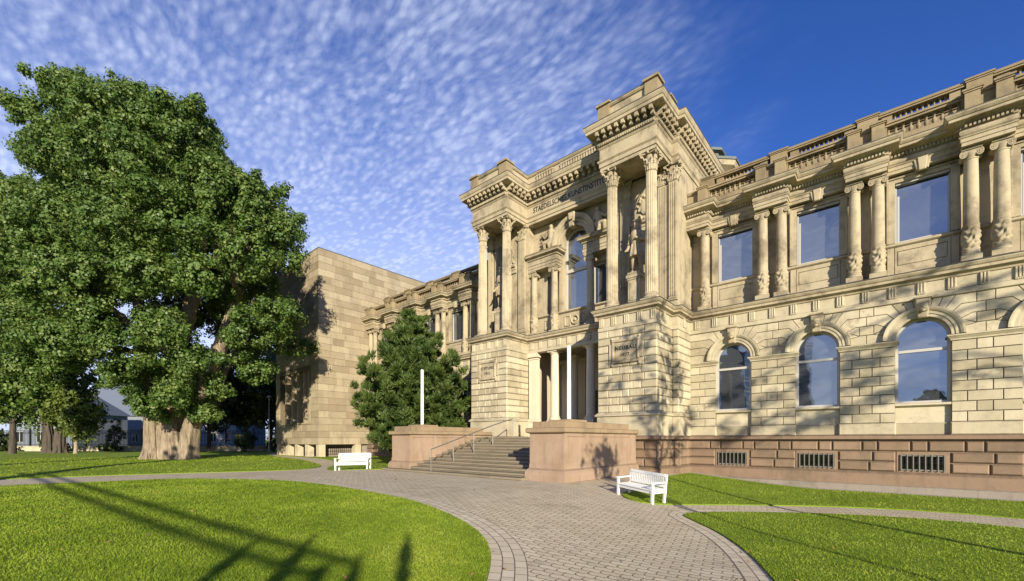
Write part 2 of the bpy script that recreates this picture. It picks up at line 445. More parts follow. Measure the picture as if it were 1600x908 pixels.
    br.inputs['Mortar Size'].default_value = 0.008; br.offset = 0.5
    br.inputs['Color1'].default_value = (0.45, 0.38, 0.27, 1); br.inputs['Color2'].default_value = (0.56, 0.485, 0.36, 1)
    br.inputs['Mortar'].default_value = (0.075, 0.058, 0.04, 1)
    n2 = t.noise(pos, 30.0, 5, 0.7)
    t.set(b.inputs['Base Color'], t.mix(t.math('MULTIPLY', n2, 0.35), br.outputs['Color'], (0.30, 0.245, 0.17)))
    b.inputs['Roughness'].default_value = 0.85
    bp = t.new('ShaderNodeBump'); bp.inputs['Strength'].default_value = 0.6; bp.inputs['Distance'].default_value = 0.015
    t.l.new(t.math('SUBTRACT', t.math('MULTIPLY', n2, 0.25), br.outputs['Fac']), bp.inputs['Height']); t.l.new(bp.outputs[0], b.inputs['Normal'])
    M['border'] = m
    m, t, b = new_mat('pale gravel'); pos = world_pos(t)
    vo = t.new('ShaderNodeTexVoronoi'); t.l.new(pos, vo.inputs['Vector']); vo.inputs['Scale'].default_value = 28
    t.set(b.inputs['Base Color'], t.mix(vo.outputs['Distance'], (0.50, 0.46, 0.39), (0.16, 0.14, 0.11))); b.inputs['Roughness'].default_value = 0.9
    bp = t.new('ShaderNodeBump'); bp.inputs['Strength'].default_value = 0.9; bp.inputs['Distance'].default_value = 0.03
    t.l.new(t.math('SUBTRACT', 1.0, vo.outputs['Distance']), bp.inputs['Height']); t.l.new(bp.outputs[0], b.inputs['Normal'])
    M['gravel'] = m
ground_mats()

def leaf_mat(name, stops, transl=0.35, rough=0.52, spec=0.4):
    m, t, b = new_mat(name); geo = t.new('ShaderNodeNewGeometry')
    n = t.maprange(t.noise(geo.outputs['Position'], 0.9, 4, 0.65), 0.3, 0.7)
    f = t.math('ADD', t.math('MULTIPLY', geo.outputs['Random Per Island'], 0.5), t.math('MULTIPLY', n, 0.5))
    col = t.ramp(f, stops)
    t.set(b.inputs['Base Color'], col); b.inputs['Roughness'].default_value = rough; b.inputs['Specular IOR Level'].default_value = spec
    tr = t.new('ShaderNodeBsdfTranslucent'); t.l.new(t.mix(0.5, col, (0.16, 0.20, 0.02)), tr.inputs[0])
    mx = t.new('ShaderNodeMixShader'); mx.inputs[0].default_value = transl
    t.l.new(b.outputs[0], mx.inputs[1]); t.l.new(tr.outputs[0], mx.inputs[2]); t.l.new(mx.outputs[0], t.n['Material Output'].inputs[0])
    return m
M['poplar'] = leaf_mat('poplar leaves', [(0.1, (0.034, 0.076, 0.013)), (0.5, (0.088, 0.158, 0.027)), (0.88, (0.215, 0.275, 0.075))])
M['yew'] = leaf_mat('yew needles', [(0.1, (0.020, 0.042, 0.010)), (0.5, (0.054, 0.092, 0.017)), (0.9, (0.13, 0.16, 0.036))], 0.2, 0.5, 0.3)
M['lime'] = leaf_mat('bright small tree leaves', [(0.1, (0.055, 0.09, 0.014)), (0.5, (0.11, 0.155, 0.026)), (0.9, (0.17, 0.20, 0.04))])
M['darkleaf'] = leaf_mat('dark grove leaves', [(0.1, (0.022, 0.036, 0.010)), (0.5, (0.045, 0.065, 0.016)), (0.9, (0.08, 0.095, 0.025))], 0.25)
def bark_mat(name, c1, c2, scale=5.0):
    m, t, b = new_mat(name); pos = world_pos(t)
    n = t.noise(t.mapping(pos, scale=(1, 1, 0.14)), scale, 6, 0.7, 0.6); n2 = t.noise(pos, 1.0, 4)
    t.set(b.inputs['Base Color'], t.mix(t.maprange(t.math('ADD', n, t.math('MULTIPLY', n2, 0.3)), 0.45, 0.8), c1, c2)); b.inputs['Roughness'].default_value = 0.95
    bp = t.new('ShaderNodeBump'); bp.inputs['Strength'].default_value = 1.0; bp.inputs['Distance'].default_value = 0.12
    t.l.new(n, bp.inputs['Height']); t.l.new(bp.outputs[0], b.inputs['Normal'])
    return m
M['bark'] = bark_mat('furrowed grey bark', (0.07, 0.05, 0.03), (0.34, 0.27, 0.185))
M['barkdark'] = bark_mat('dark bark', (0.03, 0.024, 0.018), (0.10, 0.08, 0.06))
M['barkpale'] = bark_mat('pale bark', (0.20, 0.17, 0.12), (0.33, 0.28, 0.20))

# ------------------------------------------------------------------ ground, paving, lawns
def draped(poly, dz, step=0.4, thick=0.0):
    bm = bmesh.new()
    vs = [bm.verts.new((x, y, 0)) for x, y in poly]
    for t in tessellate_polygon([[Vector((x, y, 0)) for x, y in poly]]): bm.faces.new([vs[i] for i in t])
    xs = [p[0] for p in poly]
    x = max(min(xs), -46)
    while x < min(max(xs), 12):
        bmesh.ops.bisect_plane(bm, geom=bm.verts[:] + bm.edges[:] + bm.faces[:], plane_co=(x, 0, 0), plane_no=(1, 0, 0))
        x += step if -32 < x < 0 else 2.0
    bmesh.ops.recalc_face_normals(bm, faces=bm.faces)
    if sum(f.normal.z for f in bm.faces) < 0: bmesh.ops.reverse_faces(bm, faces=bm.faces)
    if thick:
        be = [e for e in bm.edges if e.is_boundary]
        r = bmesh.ops.extrude_edge_only(bm, edges=be)
        for v in [g for g in r['geom'] if isinstance(g, bmesh.types.BMVert)]: v.co.z = -thick
    for v in bm.verts: v.co.z += gz(v.co.x) + dz
    me = bpy.data.meshes.new('sheet'); bm.to_mesh(me); bm.free(); return me

def smooth_poly(pts, it=2):
    for _ in range(it):
        out = [pts[0]]
        for a, b in zip(pts[:-1], pts[1:]):
            out += [(a[0] * .75 + b[0] * .25, a[1] * .75 + b[1] * .25), (a[0] * .25 + b[0] * .75, a[1] * .25 + b[1] * .75)]
        out.append(pts[-1]); pts = out
    return pts

edgeA = smooth_poly([(-24, -7), (-21.9, -3), (-21.5, -0.2), (-21.6, 1.5), (-18.8, 3.5), (-16.4, 5.1), (-14.76, 5.93), (-12.16, 6.13), (-9.6, 5.99), (-7.65, 5.75), (-6.48, 5.55), (-5.54, 5.3), (-4.84, 4.95), (-4.32, 4.53), (-3.89, 4.05), (-3.5, 3.55), (-2.9, 2.7), (-2.3, 1.2), (-2.1, -1.5)])
lawnA = edgeA + [(-2.2, -5), (-6, -12), (-20, -13)]
edgeB = smooth_poly([(-30, -8), (-26.5, -4), (-25.4, -0.8), (-25.3, 1.5), (-24.4, 4.2), (-22.9, 7.4), (-22.4, 9.4), (-23.2, 10.9), (-25.3, 12.1), (-27.5, 12.6), (-30.5, 12.9), (-38.8, 14.0), (-46, 16.8), (-50, 19.5)])
lawnB = edgeB + [(-53, 22), (-80, 12), (-84, -10), (-60, -25)]
edgeC = smooth_poly([(-50, 21.5), (-44.0, 16.3), (-39.1, 15.05), (-34.4, 14.75), (-29.5, 14.4), (-26.2, 14.0), (-24.4, 12.3), (-22.5, 11.0), (-21.0, 10.35), (-19.0, 10.0), (-17.6, 10.5), (-17.25, 11.3)])
lawnC = edgeC + [(-17.15, 16.7), (-17.8, 19.55), (-33.1, 19.55), (-33.1, 15.6), (-33.1, 15.05), (-41.2, 15.4), (-52, 23)]
edgeD = smooth_poly([(-6.55, 16.3), (-6.2, 14.6), (-5.85, 12.9), (-5.75, 11.7), (-5.55, 10.95), (-5.1, 10.5), (-4.5, 10.45), (-3.85, 11.46), (-3.08, 12.64), (-2.09, 13.78), (-1.17, 14.4), (0.12, 14.9), (1.3, 15.1), (2.5, 15.0), (6, 14.3), (11, 13.2)], 2)
lawnD = edgeD + [(11, 19.0), (-6.4, 19.0), (-6.5, 18.1)]
edgeF = smooth_poly([(11, 11.2), (6, 12.6), (2.03, 13.35), (0.65, 13.5), (-1.05, 12.96), (-2.24, 12.11), (-3.2, 10.9), (-3.62, 10.0), (-3.13, 9.5), (-2.5, 8.9), (-1.79, 7.85), (-1.18, 6.55), (-0.75, 5.4), (0.2, 2.5), (1.2, -1)])
lawnF = edgeF + [(2, -5), (11, -5)]
# the base sheet out to the horizon
gb = MB(); xs = [-2500, -600, -200, -100] + [-60 + i for i in range(0, 73)] + [40, 120, 500, 2500]; ys = [-2500, -400, -60, -14, 25, 60, 150, 500, 2500]
for j in range(len(ys)):
    for i in range(len(xs)): gb.v.append((xs[i], ys[j], gz(xs[i]) - 0.06))
for j in range(len(ys) - 1):
    for i in range(len(xs) - 1):
        a = j * len(xs) + i; gb.f.append((a, a + 1, a + len(xs) + 1, a + len(xs)))
tag(put('ground', gb, M['lawn']), kind='structure')
tag(put('paved_forecourt', draped([(-46, -14), (11.5, -14), (11.5, 19.5), (-46, 19.5)], 0.0), M['paving']), kind='structure')
tag(put('gravel_strip', draped([(-6.45, 19.02), (11, 19.02), (11, 19.7), (-6.45, 19.7)], 0.012), M['gravel']), kind='structure')
for nm, poly in (('lawn', lawnA), ('lawn', lawnB), ('lawn', lawnC), ('lawn', lawnD), ('lawn', lawnF)):
    tag(put(nm, draped(poly, 0.03, 0.4, 0.08), M['lawn']), kind='structure')

def border(edge, side, wid, name):
    P = [Vector(p) for p in edge]; n = len(P); me = bpy.data.meshes.new(name)
    vs = []; uv = []; L = 0
    for i in range(n):
        t = (P[min(i + 1, n - 1)] - P[max(i - 1, 0)]).normalized(); nr = Vector((-t.y, t.x)) * side
        if i: L += (P[i] - P[i - 1]).length
        for k, d in enumerate((0.0, wid / 2, wid)):
            q = P[i] + nr * d; vs.append((q.x, q.y, gz(q.x) + 0.005)); uv.append((L, d))
    fs = [(i * 3 + k, i * 3 + 3 + k, i * 3 + 4 + k, i * 3 + 1 + k) for i in range(n - 1) for k in range(2)]
    me.from_pydata(vs, [], fs); l = me.uv_layers.new(name='UVMap')
    for lp in me.loops: l.data[lp.index].uv = uv[lp.vertex_index]
    me.materials.append(M['border'])
    return tag(put(name, me, None), kind='structure')
border(edgeA, 1, 0.50, 'paved_edging')
border(edgeF, -1, 0.34, 'paved_edging')

def in_poly(px, py, poly):
    ins = np.zeros(len(px), bool); n = len(poly)
    for i in range(n):
        x1, y1 = poly[i]; x2, y2 = poly[(i + 1) % n]
        if y1 == y2: continue
        c = ((y1 > py) != (y2 > py)) & (px < (x2 - x1) * (py - y1) / (y2 - y1) + x1)
        ins ^= c
    return ins
def gz_np(x):
    def s(t): t = np.clip(t, 0, 1); return t * t * (3 - 2 * t)
    return .45 * s((-1.5 - x) / 7) - .17 * s((-17.5 - x) / 4) * (1 - s((-25 - x) / 6))
def np_mesh(name, verts, nper):
    n = len(verts) // nper; me = bpy.data.meshes.new(name)
    me.vertices.add(len(verts)); me.vertices.foreach_set('co', verts.astype(np.float32).ravel())
    me.loops.add(len(verts)); me.loops.foreach_set('vertex_index', np.arange(len(verts), dtype=np.int32))
    me.polygons.add(n); me.polygons.foreach_set('loop_start', np.arange(0, len(verts), nper, dtype=np.int32))
    me.polygons.foreach_set('loop_total', np.full(n, nper, np.int32))
    me.update(calc_edges=True); return me
def grass(poly, total):
    xs = [p[0] for p in poly]; ys = [p[1] for p in poly]
    # denser close to where people stand on the forecourt
    N = total * 8
    r = 4.5 * (45 / 4.5) ** RNG.random(N); a = RNG.random(N) * 2 * PI
    x = r * np.cos(a); y = r * np.sin(a)
    k = in_poly(x, y, poly); x = x[k][:total]; y = y[k][:total]; r = r[k][:total]
    n = len(x); z = gz_np(x) + 0.028
    w = 0.0022 + 0.0008 * r; h = (0.020 + 0.0006 * r) * RNG.uniform(0.6, 1.5, n)
    th = RNG.random(n) * 2 * PI; lx = RNG.normal(0, 0.4, n) * h; ly = RNG.normal(0, 0.4, n) * h
    base = np.stack([x, y, z], 1); d = np.stack([np.cos(th) * w, np.sin(th) * w, 0 * w], 1)
    tip = base + np.stack([lx, ly, h], 1)
    v = np.stack([base - d, base + d, tip], 1).reshape(-1, 3)
    return np_mesh('grass', v, 3)
GL = ['grass blades of the large near lawn with long pole shadows', 'grass blades of the lawn around the huge poplar', 'grass blades of the strip below the modern stone block', 'grass blades of the narrow strip below the arched windows', 'grass blades of the near lawn beyond the forked brick path']
for (poly, tot), gl in zip(((lawnA, 300000), (lawnB, 80000), (lawnC, 20000), (lawnD, 90000), (lawnF, 180000)), GL):
    me = grass(poly, tot); me.materials.append(M['grass'])
    tag(put('grass', me, None), gl, 'grass', kind='stuff')

# ------------------------------------------------------------------ the old museum building
museum = empty('museum_building', (-12.2, 18.45, 0.0), 'long sandstone museum with a tall columned portico, inscription and arched windows', 'building')
W0 = 19.8                   # plane of the ground-floor wall of the wings
PF, PB, PC = 16.77, 18.45, 19.05       # front of the piers, portico back wall, recessed centre wall
PX = [-17.67, -17.41, -14.90, -9.50, -6.99, -6.73]
PITCH = 2.87
R_BAYS = [-4.95, -2.06, 0.82, 3.69, 6.56]
L_BAYS = [-24.4 + 4.95 - PITCH * i for i in range(5)]
outline = [(-33.2, W0), (PX[0], W0), (PX[0], PB - .07), (PX[1], PB - .07), (PX[1], PF), (PX[2], PF), (PX[2], PB), (PX[3], PB), (PX[3], PF), (PX[4], PF), (PX[4], PB - .07), (PX[5], PB - .07), (PX[5], W0), (8.6, W0)]

# --- mouldings that run round the whole front
mb = MB()
mb.sweep([(0.0, 7.0), (0.04, 7.0), (0.06, 7.06), (0.14, 7.10), (0.19, 7.12), (0.19, 7.20), (0.23, 7.23), (0.27, 7.30), (0.27, 7.34), (0.0, 7.38), (-0.5, 7.385), (-0.5, 7.0)], outline)
put('string_cornice', mb, M['tan'], museum)
mb = MB()
mb.sweep([(0.02, 6.43), (0.05, 6.45), (0.05, 6.60), (0.03, 6.62), (0.0, 6.63), (0.0, 7.0), (-0.3, 7.0), (-0.3, 6.43)], outline)
put('frieze_band', mb, M['ashlar'], museum)
mb = MB(); mb.sweep([(0.285, 7.335), (0.29, 7.362), (0.0, 7.40), (-0.3, 7.402), (-0.3, 7.37)], outline); put('lead_capping', mb, M['lead'], museum)
# red plinth with its cap and grey footing
def plinth_path(xa, xb):
    return [p for p in outline if xa <= p[0] <= xb]
for nm, pth in (('left', plinth_path(-33.3, -14.89)), ('right', plinth_path(-9.51, 9))):
    mb = MB(); mb.sweep([(0.10, 1.78), (0.13, 1.80), (0.24, 1.82), (0.24, 1.93), (0.20, 1.96), (-0.3, 1.965), (-0.3, 1.78)], pth); put('plinth_cap', mb, M['red'], museum)
    mb = MB(); mb.sweep([(0.16, 0.25), (0.16, 0.62), (0.10, 0.68), (0.06, 0.70), (0.06, 1.78), (-0.3, 1.78), (-0.3, 0.25)], pth); put('plinth', mb, M['red'], museum)
    mb = MB(); mb.sweep([(0.22, -0.3), (0.22, 0.22), (0.19, 0.25), (-0.3, 0.25), (-0.3, -0.3)], pth); put('footing', mb, M['greystone'], museum)

def row_blocks(mb, T, spans, v0, v1, w0, w1, c, gap=0.012):
    for a, b in spans:
        if b - a > 0.05: mb.block(T, [(a + gap, v0 + gap), (b - gap, v0 + gap), (b - gap, v1 - gap), (a + gap, v1 - gap)], w0, w1, c)

# plinth pillow stones, skipping the cellar windows
def plinth_stones(T, a, b, holes, seed, shift=0.0):
    rng = random.Random(seed); mb = MB()
    rows = [(0.71, 1.05), (1.05, 1.40), (1.40, 1.76)]
    for k, (v0, v1) in enumerate(rows):
        spans = []; segs = []; cur = a
        for h0, h1 in (holes if k < 2 else []):
            segs.append((cur, h0)); cur = h1
        segs.append((cur, b))
        for s0, s1 in segs:
            L = s1 - s0
            if L < 0.1: continue
            x = s0; alt = k
            while x < s1 - 1e-4:
                w = (0.85, 0.42)[alt % 2] if k != 1 else (0.55, 0.95)[alt % 2]
                if s1 - x - w < 0.3: w = s1 - x
                spans.append((x, x + w)); x += w; alt += 1
        row_blocks(mb, T, spans, v0, v1, 0.0, 0.075, 0.035, 0.018)
    return mb
TW = front(W0 - 0.06)
CW = 0.54
for bays, xa, xb in ((R_BAYS, PX[5] + 0.06, 8.6), (L_BAYS[::-1], -33.2, PX[0] - 0.06)):
    put('plinth_stones', plinth_stones(TW, xa, xb, [(x - CW - 0.12, x + CW + 0.12) for x in bays], 3), M['red'], museum)
for T, a, b in ((front(PF - 0.06), -9.5 - .06, -6.99 + .06), (front(PF - 0.06), -17.41 - .06, -14.9 + .06), (right(PX[4] + 0.06), PF, PB - .07), (right(PX[5] + 0.06), PB - .07, W0 - .06), (front(PB - 0.13), PX[4] + .14, PX[5] + .06)):
    put('plinth_stones', plinth_stones(T, a, b, [], 5), M['red'], museum)

# --- cellar windows
def cellar_window(xc):
    T = front(W0 - 0.06)
    f = MB()
    for z0, z1 in ((0.70, 0.77), (1.29, 1.40)): f.rect(T, xc - CW - 0.1, xc + CW + 0.1, z0, z1, -0.02, 0.02)
    for x0 in (xc - CW - 0.1, xc + CW): f.rect(T, x0, x0 + 0.1, 0.77, 1.29, -0.02, 0.02)
    w = put('cellar_window', f, M['red'], museum)
    p = MB(); p.rect(T, xc - CW, xc + CW, 0.77, 1.29, 0.001, 0.004); put('pane', p, M['glassdark'], w)
    g = MB()
    g.rect(T, xc - CW, xc + CW, 0.77, 0.81, 0.03, 0.05); g.rect(T, xc - CW, xc + CW, 1.25, 1.28, 0.03, 0.05)
    for i in range(8):
        x = xc - CW + 0.02 + i * (2 * CW - 0.04) / 7
        g.rect(T, x - 0.013, x + 0.013, 0.75, 1.30, 0.05, 0.075)
    put('grille', g, M['bars'], w)
for x in R_BAYS + L_BAYS: cellar_window(x)

# --- ground floor of the wings
_t = MB(); _T = front(0)
for _d in (-.075, 0, .075): _t.rect(_T, _d - .026, _d + .026, 6.66, 6.99, 0.025, 0.06, 0.012)
_t.rect(_T, -.105, .105, 6.64, 6.655, 0.0, 0.07); _t.rect(_T, -.105, .105, 6.655, 6.99, -0.01, 0.025)
for _d in (-.08, -.04, 0, .04, .08): _t.rect(_T, _d - .014, _d + .014, 6.60, 6.638, 0.04, 0.075)
TRIG = _t.mesh('triglyph'); TRIG.materials.append(M['ashlar'])
HX, ZI, ZC = 0.68, 5.16, 5.18
R1, R2 = 1.0, 1.30
def ang(h): return math.asin((h - ZC) / R2)
def P(r, th, xc, sx): return (xc + sx * r * math.cos(th), ZC + r * math.sin(th))
def wing_ground(bays, xa, xb):
    T = front(W0); bays = sorted(bays)
    back = MB(); st = MB(); bases = []
    # backing behind the joints
    edges = [xa] + [v for x in bays for v in (x - HX, x + HX)] + [xb]
    for i in range(0, len(edges), 2):
        back.rect(T, edges[i], edges[i + 1], 1.96, ZC, -0.35, -0.035)
    cuts = [xa] + [(a + b) / 2 for a, b in zip(bays[:-1], bays[1:])] + [xb]
    for xc, c0, c1 in zip(bays, cuts[:-1], cuts[1:]):
        n = 28; arc = [(xc + HX * math.cos(PI - PI * i / n), ZC + HX * math.sin(PI * i / n)) for i in range(n + 1)]
        for w in (-0.035,):
            back.quad(T(c0, ZC, w), T(xc - HX, ZC, w), T(xc - HX, 6.43, w), T(c0, 6.43, w))
            back.quad(T(xc + HX, ZC, w), T(c1, ZC, w), T(c1, 6.43, w), T(xc + HX, 6.43, w))
            for a, b in zip(arc[:-1], arc[1:]): back.quad(T(*a, w), T(*b, w), T(b[0], 6.43, w), T(a[0], 6.43, w))
    # coursed piers: eight courses
    ch = (4.97 - 2.38) / 8
    for i in range(0, len(edges), 2):
        a, b = edges[i], edges[i + 1]; L = b - a
        A = [(0, .37), (.37, .60), (.60, 1)] if L > 1.2 else [(0, .4), (.4, 1)]
        B = [(0, .235), (.235, .74), (.74, 1)] if L > 1.2 else [(0, .6), (.6, 1)]
        for k in range(8):
            row_blocks(st, T, [(a + L * p, a + L * q) for p, q in (A if k % 2 else B)], 2.38 + k * ch, 2.38 + (k + 1) * ch, -0.04, 0.0, 0.008, 0.011)
        base = MB(); base.block(T, [(a - .02, 1.965), (b + .02, 1.965), (b + .02, 2.372), (a - .02, 2.372)], -0.2, 0.05, 0.03); bases.append(base)
    # voussoirs that run into the courses
    hs = [5.16, 5.48, 5.80, 6.12, 6.425]
    th = [0.0] + [ang(h) for h in hs[1:4]]
    for xc, c0, c1 in zip(bays, cuts[:-1], cuts[1:]):
        for sx, xe in ((-1, c0), (1, c1)):
            end = abs(xe - xc)
            for k in range(3):
                t0, t1 = th[k], th[k + 1]; e = end - (0.2 if k % 2 == 1 and end < 1.46 else 0.0)
                arcp = [P(R1, t0 + (t1 - t0) * j / 4, xc, sx) for j in range(5)]
                q1 = P(R2, t1, xc, sx); q0 = P(R2, t0, xc, sx) if k else (xc + sx * R2, hs[0])
                poly = arcp + [q1, (xc + sx * e, hs[k + 1]), (xc + sx * e, hs[k])] + ([q0] if k else [])
                if k == 0: poly[0] = (xc + sx * R1, hs[0])
                if end < R2 + 0.05: poly = arcp + [(xc + sx * end, hs[k + 1]), (xc + sx * end, hs[k])]
                st.block(T, inset(poly, 0.008), -0.04, 0.0, 0.008)
            top = hs[4]
            t0, t1 = th[3], R(58)
            arcp = [P(R1, t0 + (t1 - t0) * j / 3, xc, sx) for j in range(4)]
            rt = (top - ZC) / math.sin(t1); e = end - (0.0 if end > 1.46 else 0.2)
            st.block(T, inset(arcp + [(xc + sx * rt * math.cos(t1), top), (xc + sx * e, top), (xc + sx * e, hs[3]), P(R2, t0, xc, sx)], 0.008), -0.04, 0.0, 0.008)
            for ta, tb in ((58, 68.5), (68.5, 79), (79, 88)):
                ta, tb = R(ta), R(tb)
                poly = [P(R1, ta, xc, sx), P(R1, tb, xc, sx), P((top - ZC) / math.sin(tb), tb, xc, sx), P((top - ZC) / math.sin(ta), ta, xc, sx)]
                st.block(T, inset(poly, 0.008), -0.04, 0.0, 0.008)
    for c in cuts[1:-1]:      # the small square stone between two arches
        st.block(T, [(c - .19, 5.49), (c + .19, 5.49), (c + .19, 5.79), (c - .19, 5.79)], -0.04, 0.0, 0.008)
        st.block(T, [(c - .19, 6.13), (c + .19, 6.13), (c + .19, 6.415), (c - .19, 6.415)], -0.04, 0.0, 0.008)
    wall = put('ground_floor_wall', st, M['ashlar'], museum)
    put('backing', back, M['joint'], wall); [put('base_course', q, M['ashlar'], wall) for q in bases]
    # impost bands
    for i in range(0, len(edges), 2):
        a, b = edges[i], edges[i + 1]; im = MB()
        im.sweep([(0, 4.975), (.02, 4.98), (.03, 5.03), (.05, 5.05), (.09, 5.10), (.11, 5.11), (.11, 5.155), (0, 5.17), (-.05, 5.17), (-.05, 4.975)],
                 ([(a, W0 + .15)] if i else []) + [(a, W0), (b, W0)] + ([(b, W0 + .15)] if i < len(edges) - 2 else []))
        put('impost_moulding', im, M['ashlar'], museum)
    # triglyph blocks of the frieze
    x = bays[0]
    while x - PITCH / 4 > xa + .1: x -= PITCH / 4
    while x < xb - .1:
        put('triglyph', TRIG, None, museum, (x, W0, 0)); x += PITCH / 4

def face_lump(mb, x, y, z, s):
    mb.ball((x, y, z), (.10 * s, .10 * s, .135 * s)); mb.ball((x, y - .09 * s, z - .01 * s), (.024 * s, .04 * s, .04 * s))
    mb.ball((x, y - .02 * s, z + .09 * s), (.125 * s, .10 * s, .07 * s)); mb.ball((x, y - .05 * s, z - .11 * s), (.07 * s, .07 * s, .06 * s))
    for sx in (-1, 1):
        mb.ball((x + sx * .10 * s, y - .01, z - .02 * s), (.035 * s, .06 * s, .12 * s)); mb.ball((x + sx * .042 * s, y - .082 * s, z + .035 * s), (.03 * s, .02 * s, .016 * s)); mb.ball((x + sx * .05 * s, y - .07 * s, z - .035 * s), .035 * s)
_kf = MB(); face_lump(_kf, 0, 0, 0, 1.0); KEYFACE = remesh(_kf, 0.014, 1); KEYFACE.materials.append(M['tan'])

def arch_window(xc):
    T = front(W0)
    ar = MB(); ar.arc(T, [(HX, -.30), (HX, .05), (HX + .09, .05), (HX + .10, .075), (HX + .19, .075), (HX + .21, .11), (HX + .27, .14), (R1, .145), (R1, -.02)], xc, ZC)
    a = put('archivolt', ar, M['ashlar'], museum)
    k = MB(); k.block(T, [(xc - .13, 5.80), (xc + .13, 5.80), (xc + .19, 6.44), (xc - .19, 6.44)], -.02, .20, .03)
    k.rect(T, xc - .22, xc + .22, 6.44, 6.50, 0.05, .24, .015)
    kk = put('keystone', k, M['tan'], a); put('carved_head', KEYFACE, None, a, (xc, W0 - .24, 6.13))
    # jambs, sill and the panel below the window
    j = MB()
    for sx in (-1, 1): j.prism(T, [(xc + sx * (HX - .002), 3.0), (xc + sx * (HX + .03), 3.0), (xc + sx * (HX + .03), ZC), (xc + sx * (HX - .002), ZC)], -.30, -.036)
    j.rect(T, xc - HX, xc + HX, 1.965, 2.90, -.3, -.13)
    j.sweep([(0, 2.90), (.05, 2.92), (.10, 2.95), (.10, 3.0), (.08, 3.02), (-.2, 3.03), (-.2, 2.90)], [(xc - HX, W0 + .10), (xc + HX, W0 + .10)])
    j.rect(T, xc - HX, xc + HX, 1.966, 2.36, -.13, -.08, .02)
    put('sill_panel', j, M['ashlar'], a)
    g = MB(); y = -.24; n = 24; zc2 = ZC; r = HX - .035
    def fr(r0, r1, w0, w1): g.arc(T, [(r0, w0), (r0, w1), (r1, w1), (r1, w0)], xc, zc2)
    fr(r - .05, r + .03, y, y + .06)
    for sx in (-1, 1): g.rect(T, min(xc + sx * (r - .05), xc + sx * (r + .03)), max(xc + sx * (r - .05), xc + sx * (r + .03)), 3.03, zc2, y, y + .06)
    g.rect(T, xc - r + .05, xc + r - .05, 3.03, 3.10, y, y + .06); g.rect(T, xc - r + .05, xc + r - .05, 4.74, 4.83, y, y + .07)
    w = put('arched_window', g, M['frame'], museum)
    p = MB(); rr = r - .045; p.add([T(xc + rr, 3.09, y + .02), T(xc - rr, 3.09, y + .02)][::-1] + [T(xc + rr * math.cos(PI * i / n), zc2 + rr * math.sin(PI * i / n), y + .02) for i in range(n + 1)], [tuple(range(n + 3))])
    put('pane', p, M['glass'], w)
wing_ground(R_BAYS, PX[5], 8.6); wing_ground(L_BAYS, -33.2, PX[0])
for x in R_BAYS + L_BAYS: arch_window(x)

# --- columns and capitals, built once at the origin
def ionic_column():
    h = {}
    m = MB(); m.cbox(-.30, .30, -.30, .30, 7.385, 7.55, .01)
    m.lathe(0, 0, [(.29, 7.55), (.30, 7.58), (.29, 7.61), (.26, 7.63), (.265, 7.66), (.27, 7.69), (.25, 7.71)], 28)
    h['base'] = autosmooth(m.mesh('base'))
    m = MB(); n = 40; rows = 26; vs = []; fs = []
    for j in range(rows + 1):
        z = 7.71 + (8.47 - 7.71) * j / rows; t = j / rows
        for i in range(n):
            a = 2 * PI * i / n
            leaf = (math.sin(a * 5 + math.sin(t * 9) * 1.3) * math.sin(t * 17 + math.cos(a * 3) * 1.4))
            cart = 0
            for ca in (0.6, 0.6 + 2 * PI / 3, 0.6 + 4 * PI / 3):
                d = math.atan2(math.sin(a + PI / 2 - ca), math.cos(a + PI / 2 - ca))
                e = (d / .38) ** 2 + ((t - .55) / .26) ** 2
                if e < 1.5: cart = max(cart, 1.0 if e < 1 else 0.35)
            r = .235 + (0.062 * cart if cart > .9 else .020 + .052 * max(leaf, -.7))
            if t < .05 or t > .95: r = .25
            vs.append((r * math.cos(a), r * math.sin(a), z))
    for j in range(rows):
        for i in range(n): fs.append((j * n + i, j * n + (i + 1) % n, (j + 1) * n + (i + 1) % n, (j + 1) * n + i))
    m.add(vs, fs); h['carved_drum'] = autosmooth(m.mesh('carved_drum'), 60)
    m = MB(); m.lathe(0, 0, [(.255, 8.47), (.26, 8.50), (.255, 8.53), (.235, 8.54), (.235, 9.2), (.225, 10.0), (.21, 10.55), (.23, 10.56), (.23, 10.59)], 32); h['shaft'] = autosmooth(m.mesh('shaft'))
    m = MB(); m.lathe(0, 0, [(.21, 10.59), (.22, 10.62), (.27, 10.70), (.28, 10.74), (.25, 10.77)], 28)
    for sy in (-1, 1):
        T = front(0) if sy < 0 else (lambda u, v, w: (u, w, v))
        for sx in (-1, 1):
            for r0, r1, w in ((.115, .085, .25), (.07, .045, .255)):
                m.arc(T, [(r1, .2), (r1, w), (r0, w), (r0, .2)], sx * .235, 10.72, 0, 2 * PI, 20)
            m.ball((sx * .235, sy * .235, 10.72), (.04, .03, .04), 8, 6)
        m.rect(T, -.24, .24, 10.765, 10.83, .16, .245, .01)
    for sx in (-1, 1):
        m.tube([(sx * .235, -.23, 10.72), (sx * .235, -.1, 10.72), (sx * .235, 0, 10.72), (sx * .235, .1, 10.72), (sx * .235, .23, 10.72)], [.11, .085, .075, .085, .11], 18)
    m.cbox(-.30, .30, -.30, .30, 10.83, 10.90, .015)
    h['capital'] = autosmooth(m.mesh('capital'))
    for me in h.values(): me.materials.append(M['tan']); me.transform(Matrix.Diagonal((.77, .77, 1, 1)))
    return h
ION = ionic_column()
def column(parts, x, y, parent, name='column', dz=0.0, first='shaft'):
    o = put(name, parts[first], None, parent, (x, y, dz))
    for k, me in parts.items():
        if k != first: put(k, me, None, o, (x, y, dz))
    return o

